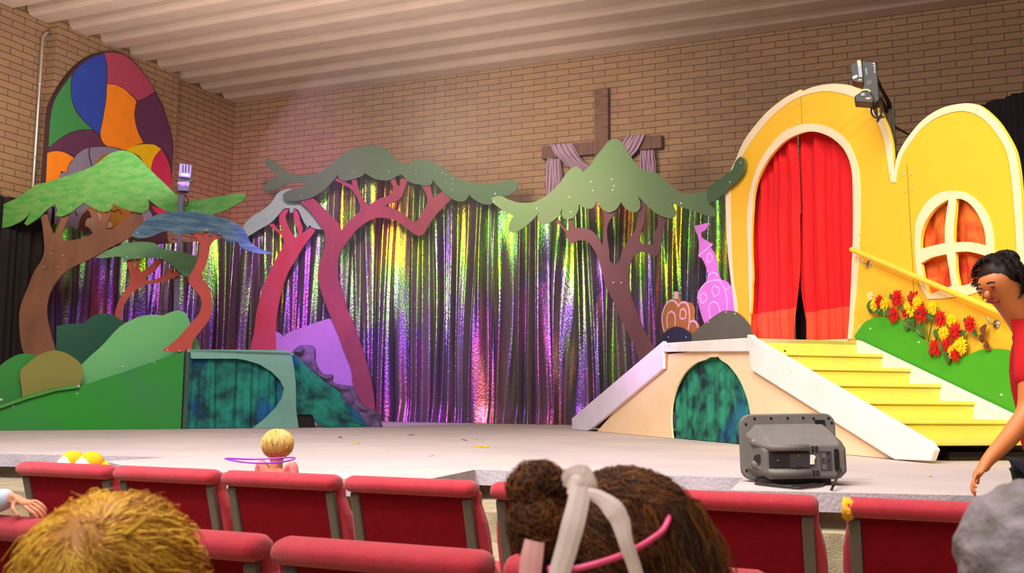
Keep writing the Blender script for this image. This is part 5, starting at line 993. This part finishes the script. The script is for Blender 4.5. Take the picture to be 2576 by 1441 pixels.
ribbon('knot', [(1428, 1225, 1.0, .010), (1440, 1203, .995, .022), (1462, 1200, .99, .026), (1480, 1222, .99, .018), (1478, 1246, .995, .012)], o_)
ribbon('knot', [(1425, 1204, 1.0, .012), (1445, 1216, .99, .024), (1470, 1236, .99, .014)], o_)
ribbon('tail', [(1462, 1215, .99, .018), (1455, 1262, .985, .021), (1441, 1320, .98, .022), (1425, 1380, .98, .021), (1405, 1450, .98, .020), (1392, 1520, .98, .018)], o_)
ribbon('tail', [(1475, 1238, .99, .010), (1510, 1252, .985, .014), (1545, 1283, .98, .020), (1560, 1310, .98, .018), (1573, 1360, .98, .014), (1594, 1420, .985, .013), (1612, 1480, .99, .012)], o_)
ribbon('tail', [(1345, 1360, 1.02, .020), (1338, 1400, 1.015, .022), (1330, 1470, 1.01, .022)], o_, mat('ribbon_sheer', '#e8a8a0', rough=.4))
b = MB(); hbp = [(1672, 1287, 1.06), (1683, 1300, 1.04), (1668, 1334, 1.02), (1640, 1356, 1.005), (1600, 1380, .995), (1550, 1402, .99), (1500, 1418, .985), (1450, 1430, .985), (1405, 1434, .985), (1380, 1430, .99)]
b.tube([Vector(q) for q in smooth([tuple(loc_(*q)) for q in hbp], 5, False)], .0032, 10); b.build('hairband', mat('hairband_pink', '#e84c7c', rough=.3, var=.02), e, local=True, smooth_=True)
# 3. figure with a grey patterned cap, right corner
hc = at(2598, 1398, 1.15); e = person(hc, 'person in a crumpled grey patterned cap at the bottom right corner')
body(e, hc.z - FZ, 0, .074, skm, cloth('slate', '#505460'), cloth('grey', '#50484c'), fwd=V(.1, 1, 0))
cpm = mat('cap_grey', '#94888e', rough=.9, col2='#746e68', vscale=26, bump=.4, bscale=90)
b = MB(); 
vv = []; n1, n2 = 40, 22
for i in range(n2 + 1):
    th = PI * .62 * i / n2
    for k in range(n1):
        ph = 2 * PI * k / n1; d = V(math.sin(th) * math.cos(ph), math.sin(th) * math.sin(ph), math.cos(th))
        rr = 1 + .09 * noise.noise(d * 4.2 + V(3, 1, 2)) + .03 * math.sin(7 * ph + 3 * math.sin(th * 4)) * math.sin(th) + .02 * noise.noise(d * 8)
        vv.append(V(d.x * .082, d.y * .088, d.z * .082) * rr)
ff = [(i*n1+k, (i+1)*n1+k, (i+1)*n1+(k+1) % n1, i*n1+(k+1) % n1) for i in range(n2) for k in range(n1)]
cp_ = mk('cap', vv, ff, cpm, e, local=True, smooth_=True, sub=1)
b = MB(); b.ell((0, 0, .083), (.007, .007, .004), 10); b.build('button', cpm, cp_, local=True)
# 4. woman in red walking past at the right edge
hc = at(2512, 705, 3.7); e = person(hc, 'person in a red top with dark hair leaning in at the right edge, arm hanging')
rt = cloth('red', '#c81418'); sh_ = at(2585, 842, 3.66) - hc; el = at(2588, 1035, 3.6) - hc; wr = at(2482, 1160, 3.5) - hc; hd_ = at(2435, 1225, 3.47) - hc
g = G(); H_ = hc.z - FZ; ax = (at(2680, 1150, 3.78) - hc)
pel = g.a(V(ax.x, ax.y, -H_ + .90), (.10, .08)); bel = g.a(at(2660, 1030, 3.76) - hc, (.085, .07), pel); ch = g.a(at(2628, 888, 3.74) - hc, (.09, .07), bel); nk = g.a(at(2562, 795, 3.7) - hc, .05, ch)
hd0 = g.a(at(2535, 735, 3.7) - hc, (.068, .075), nk); hd1 = g.a(V(0, 0, 0), (.085, .09), hd0); g.a(at(2492, 672, 3.7) - hc, (.06, .065), hd1)
a = g.a(sh_ + V(.02, -.02, 0), .055, ch); a = g.a(el, .040, a); a = g.a(at(2540, 1100, 3.56) - hc, .036, a); w_ = g.a(wr, .024, a); hand(g, w_, wr, hd_ - wr, V(-.6, .2, .5), 1.0, .45, 1)
a = g.a(at(2700, 868, 3.86) - hc, .055, ch); a = g.a(at(2770, 1030, 3.9) - hc, .04, a); w2 = g.a(at(2800, 1200, 3.7) - hc, .026, a); hand(g, w2, at(2800, 1200, 3.7) - hc, V(0, -.2, -1), V(1, 0, 0), 1.0, .4, -1)
for s in (-1, 1):
    lx = V(.09 * s, 0, 0); g.chain(pel, (V(ax.x, ax.y, -H_ + .82) + lx, .095), (V(ax.x, ax.y - .02, -H_ + .46) + lx, .06), (V(ax.x, ax.y + .02, -H_ + .08) + lx, .04), (V(ax.x - .02, ax.y + .15, -H_ + .04) + lx, .035))
skin('body', g.n, g.e, skd, e)
g = G(); pel = g.a(V(ax.x, ax.y, -H_ + .80), (.175, .15)); bel = g.a(at(2660, 1030, 3.76) - hc, (.155, .135), pel); ch = g.a(at(2628, 893, 3.74) - hc, (.165, .145), bel); g.a(at(2590, 840, 3.72) - hc, .085, ch)
a = g.a(sh_ + V(.02, -.02, -.005), .075, ch); g.a(sh_.lerp(el, .75), .054, a); a = g.a(at(2700, 868, 3.86) - hc, .078, ch); g.a(at(2756, 985, 3.9) - hc, .055, a); skin('shirt', g.n, g.e, rt, e)
g = G(); pel = g.a(V(ax.x, ax.y, -H_ + .88), (.16, .13))
for s in (-1, 1): lx = V(.09 * s, 0, 0); g.chain(pel, (V(ax.x, ax.y, -H_ + .8) + lx, .105), (V(ax.x, ax.y - .02, -H_ + .46) + lx, .075), (V(ax.x, ax.y + .02, -H_ + .12) + lx, .055))
skin('trousers', g.n, g.e, cloth('black', '#1c1c24'), e)
dh = [mat('hair_black', '#1c0e08', rough=.5, var=.2), mat('hair_dark', '#2e180c', rough=.5, var=.2)]
fd_ = (at(2440, 775, 3.62) - hc).normalized()   # where the face looks: down and to the left
S1 = flow_hair(3000, (.094, .098, .098), (-fd_.x, -fd_.y, -fd_.z + .3), 7, .05, .05, .002, lambda p: Vector(p).dot(fd_) < .05, 0, 9); cap = MB(); cap.ell((-fd_.x * .026, -fd_.y * .026, -fd_.z * .026 + .004), (.084, .086, .084), 24)
hair_obj('hair', S1, .0014, dh, e, cap); bun = at(2530, 662, 3.72) - hc; cap = MB(); cap.ell(tuple(bun + V(0, 0, .012)), (.042, .042, .036), 18, lump=.2); S2 = flow_hair(900, (.043, .043, .037), (0, 0, 1), 7, .25, .12, .002, lambda p: True, 0, 2) + np.array(bun + V(0, 0, .012)); hair_obj('hair_bun', S2, .0014, dh, e, cap)
sdv = fd_.cross(V(0, 0, 1)).normalized(); upv = sdv.cross(fd_)
b = MB(); fc = fd_ * .084; b.ell(tuple(fc + fd_ * .006 - upv * .012), (.012, .012, .018), 10); b.build('nose', skd, e, local=True, smooth_=True)
for s in (-1, 1):
    b = MB(); b.ell(tuple(fc * .93 + sdv * s * .026 + upv * .012), (.008, .008, .0035), 10); b.build('eye', mat('eye_lid', '#4a2414', rough=.3), e, local=True, smooth_=True); b = MB(); b.tube([fc * .95 + sdv * s * .045 + upv * .032, fc * .99 + sdv * s * .03 + upv * .036, fc * .99 + sdv * s * .015 + upv * .032], .0035, 6); b.build('eyebrow', dh[0], e, local=True)
b = MB(); b.tube([fc * .90 + sdv * -.024 - upv * .045, fc * .97 - upv * .048, fc * .90 + sdv * .024 - upv * .045], .006, 8); b.build('lips', mat('lips', '#a83c38', rough=.4), e, local=True, smooth_=True)
# 5. child whose hand rests on the chair at the left edge
hc = at(-330, 1090, 2.45); e = person(hc, 'person mostly out of view, pale blue sleeve, hand resting on a chair back')
wr = at(30, 1250, 2.44) - hc; el = at(-130, 1300, 2.5) - hc
body(e, hc.z - FZ, 0, .085, skm, cloth('ice', '#c8d4e8'), cloth('denim', '#2a3448'), arms={1: [el, wr, V(.9, .1, -.25), V(.1, -.5, .8)]}, sk_arm=False, fwd=V(0, 1, 0))
cap = MB(); cap.ell((0, 0, .004), (.088, .092, .09), 24); hair_obj('hair', flow_hair(1500, (.088, .093, .09), (0, -.4, .9), 7, .1, .05, .001, lambda p: not (p[1] > .35 and p[2] < .3), .1, 11), .0012, br3, e, cap)
# 6. small child on the steps, with a violet hoop
hc = at(698, 1116, 4.45); e = person(hc, 'small fair-haired child in pink sitting on the stage steps')
sn_ = hc.z - (-.31) - .05
body(e, sn_, 0, .064, skm, cloth('rose', '#e88078'), cloth('rose', '#e88078'), arms={-1: [V(-.15, -.02, -.17), V(-.15, .10, -.12)]}, seated=True, fwd=V(0, -1, 0)) if False else body(e, sn_, 0, .056, skm, cloth('rose', '#e88078'), cloth('rose', '#e88078'), seated=True, fwd=V(0, -1, 0), shz=1.35)
cap = MB(); cap.ell((0, .004, .004), (.062, .064, .058), 22); ph_ = [mat('hair_pale', '#f0c468', rough=.5, var=.1), mat('hair_cream', '#f8dc98', rough=.5, var=.1)]
hair_obj('hair', flow_hair(2200, (.064, .067, .061), (.1, .2, .95), 8, .14, .08, .002, lambda p: not (p[1] < -.45 and p[2] < .35), .3, 12), .0011, ph_, e, cap)
for s in (-1, 1): b = MB(); b.ell((s * .020, -.054, -.002), (.008, .006, .006), 8); b.build('eye', mat('eye_dark', '#2a1c18', rough=.2), e, local=True)
b = MB(); b.ell((0, -.060, -.016), (.008, .009, .010), 8); b.build('nose', skm, e, local=True, smooth_=True)
c_ = at(655, 1156, 4.15); b = MB(); P_ = [c_ + V(.14 * math.cos(t), .14 * math.sin(t), .006 * math.sin(t * 2)) for t in np.linspace(0, 2 * PI, 41)]
b.tube(P_, .0035, 8, cap=False); tag(b.build('toy_hoop', mat('hoop_violet', '#a848ff', rough=.3), smooth_=True), 'thin violet hoop held flat beside the small fair-haired child', 'hoop')
# yellow and white cap lying over the end chair
p0_ = onY(215, 1150, Y1 + .06); b = MB()
yo = empty('sun_cap', (p0_.x, p0_.y, p0_.z - .1), 'yellow and white two-lobed cloth cap propped on the end chair of the front row', 'cap')
def lobe(px, py, rx, m0, m1):
    c_ = onY(px, py, Y1 + .10); b = MB(); b.ell(c_, (rx, .06, .05), 20, lump=.1); b.build('crown', m0, yo, smooth_=True); b = MB(); b.ell(c_ + V(0, -.012, -.008), (rx * .86, .06, .045), 20, lump=.08); b.build('lining', m1, yo, smooth_=True)
lobe(182, 1163, .047, cloth('sun', '#f0a810'), cloth('chalk', '#fff4d8')); lobe(228, 1166, .055, cloth('sun', '#f0a810'), cloth('chalk', '#fff4d8'))
P_ = [onY(x, y, Y1 + .09) for x, y in ((262, 1165), (272, 1178), (280, 1190), (286, 1205))]; b = MB(); b.tube(P_, [.014, .012, .010, .008], 8); b.build('strap', cloth('sun', '#f0a810'), yo, smooth_=True)
# ------------------------------------------------------------------ thin stage fog over the middle of the set
hm_ = bpy.data.materials.new('stage_fog'); hm_.use_nodes = True; nt = hm_.node_tree; nt.nodes.clear()
vs_ = nt.nodes.new('ShaderNodeVolumeScatter'); ou = nt.nodes.new('ShaderNodeOutputMaterial'); vs_.inputs['Color'].default_value = (.93, .88, .92, 1); vs_.inputs['Density'].default_value = .015; vs_.inputs['Anisotropy'].default_value = .2
nt.links.new(vs_.outputs[0], ou.inputs['Volume'])
b = MB(); b.ell((-5.2, 12.9, 2.6), (4.6, 3.3, 3.6), 32); o = b.build('stage_fog', hm_); tag(o, 'faint drifting stage fog hanging in front of the middle of the foil curtain', 'fog', kind='stuff')
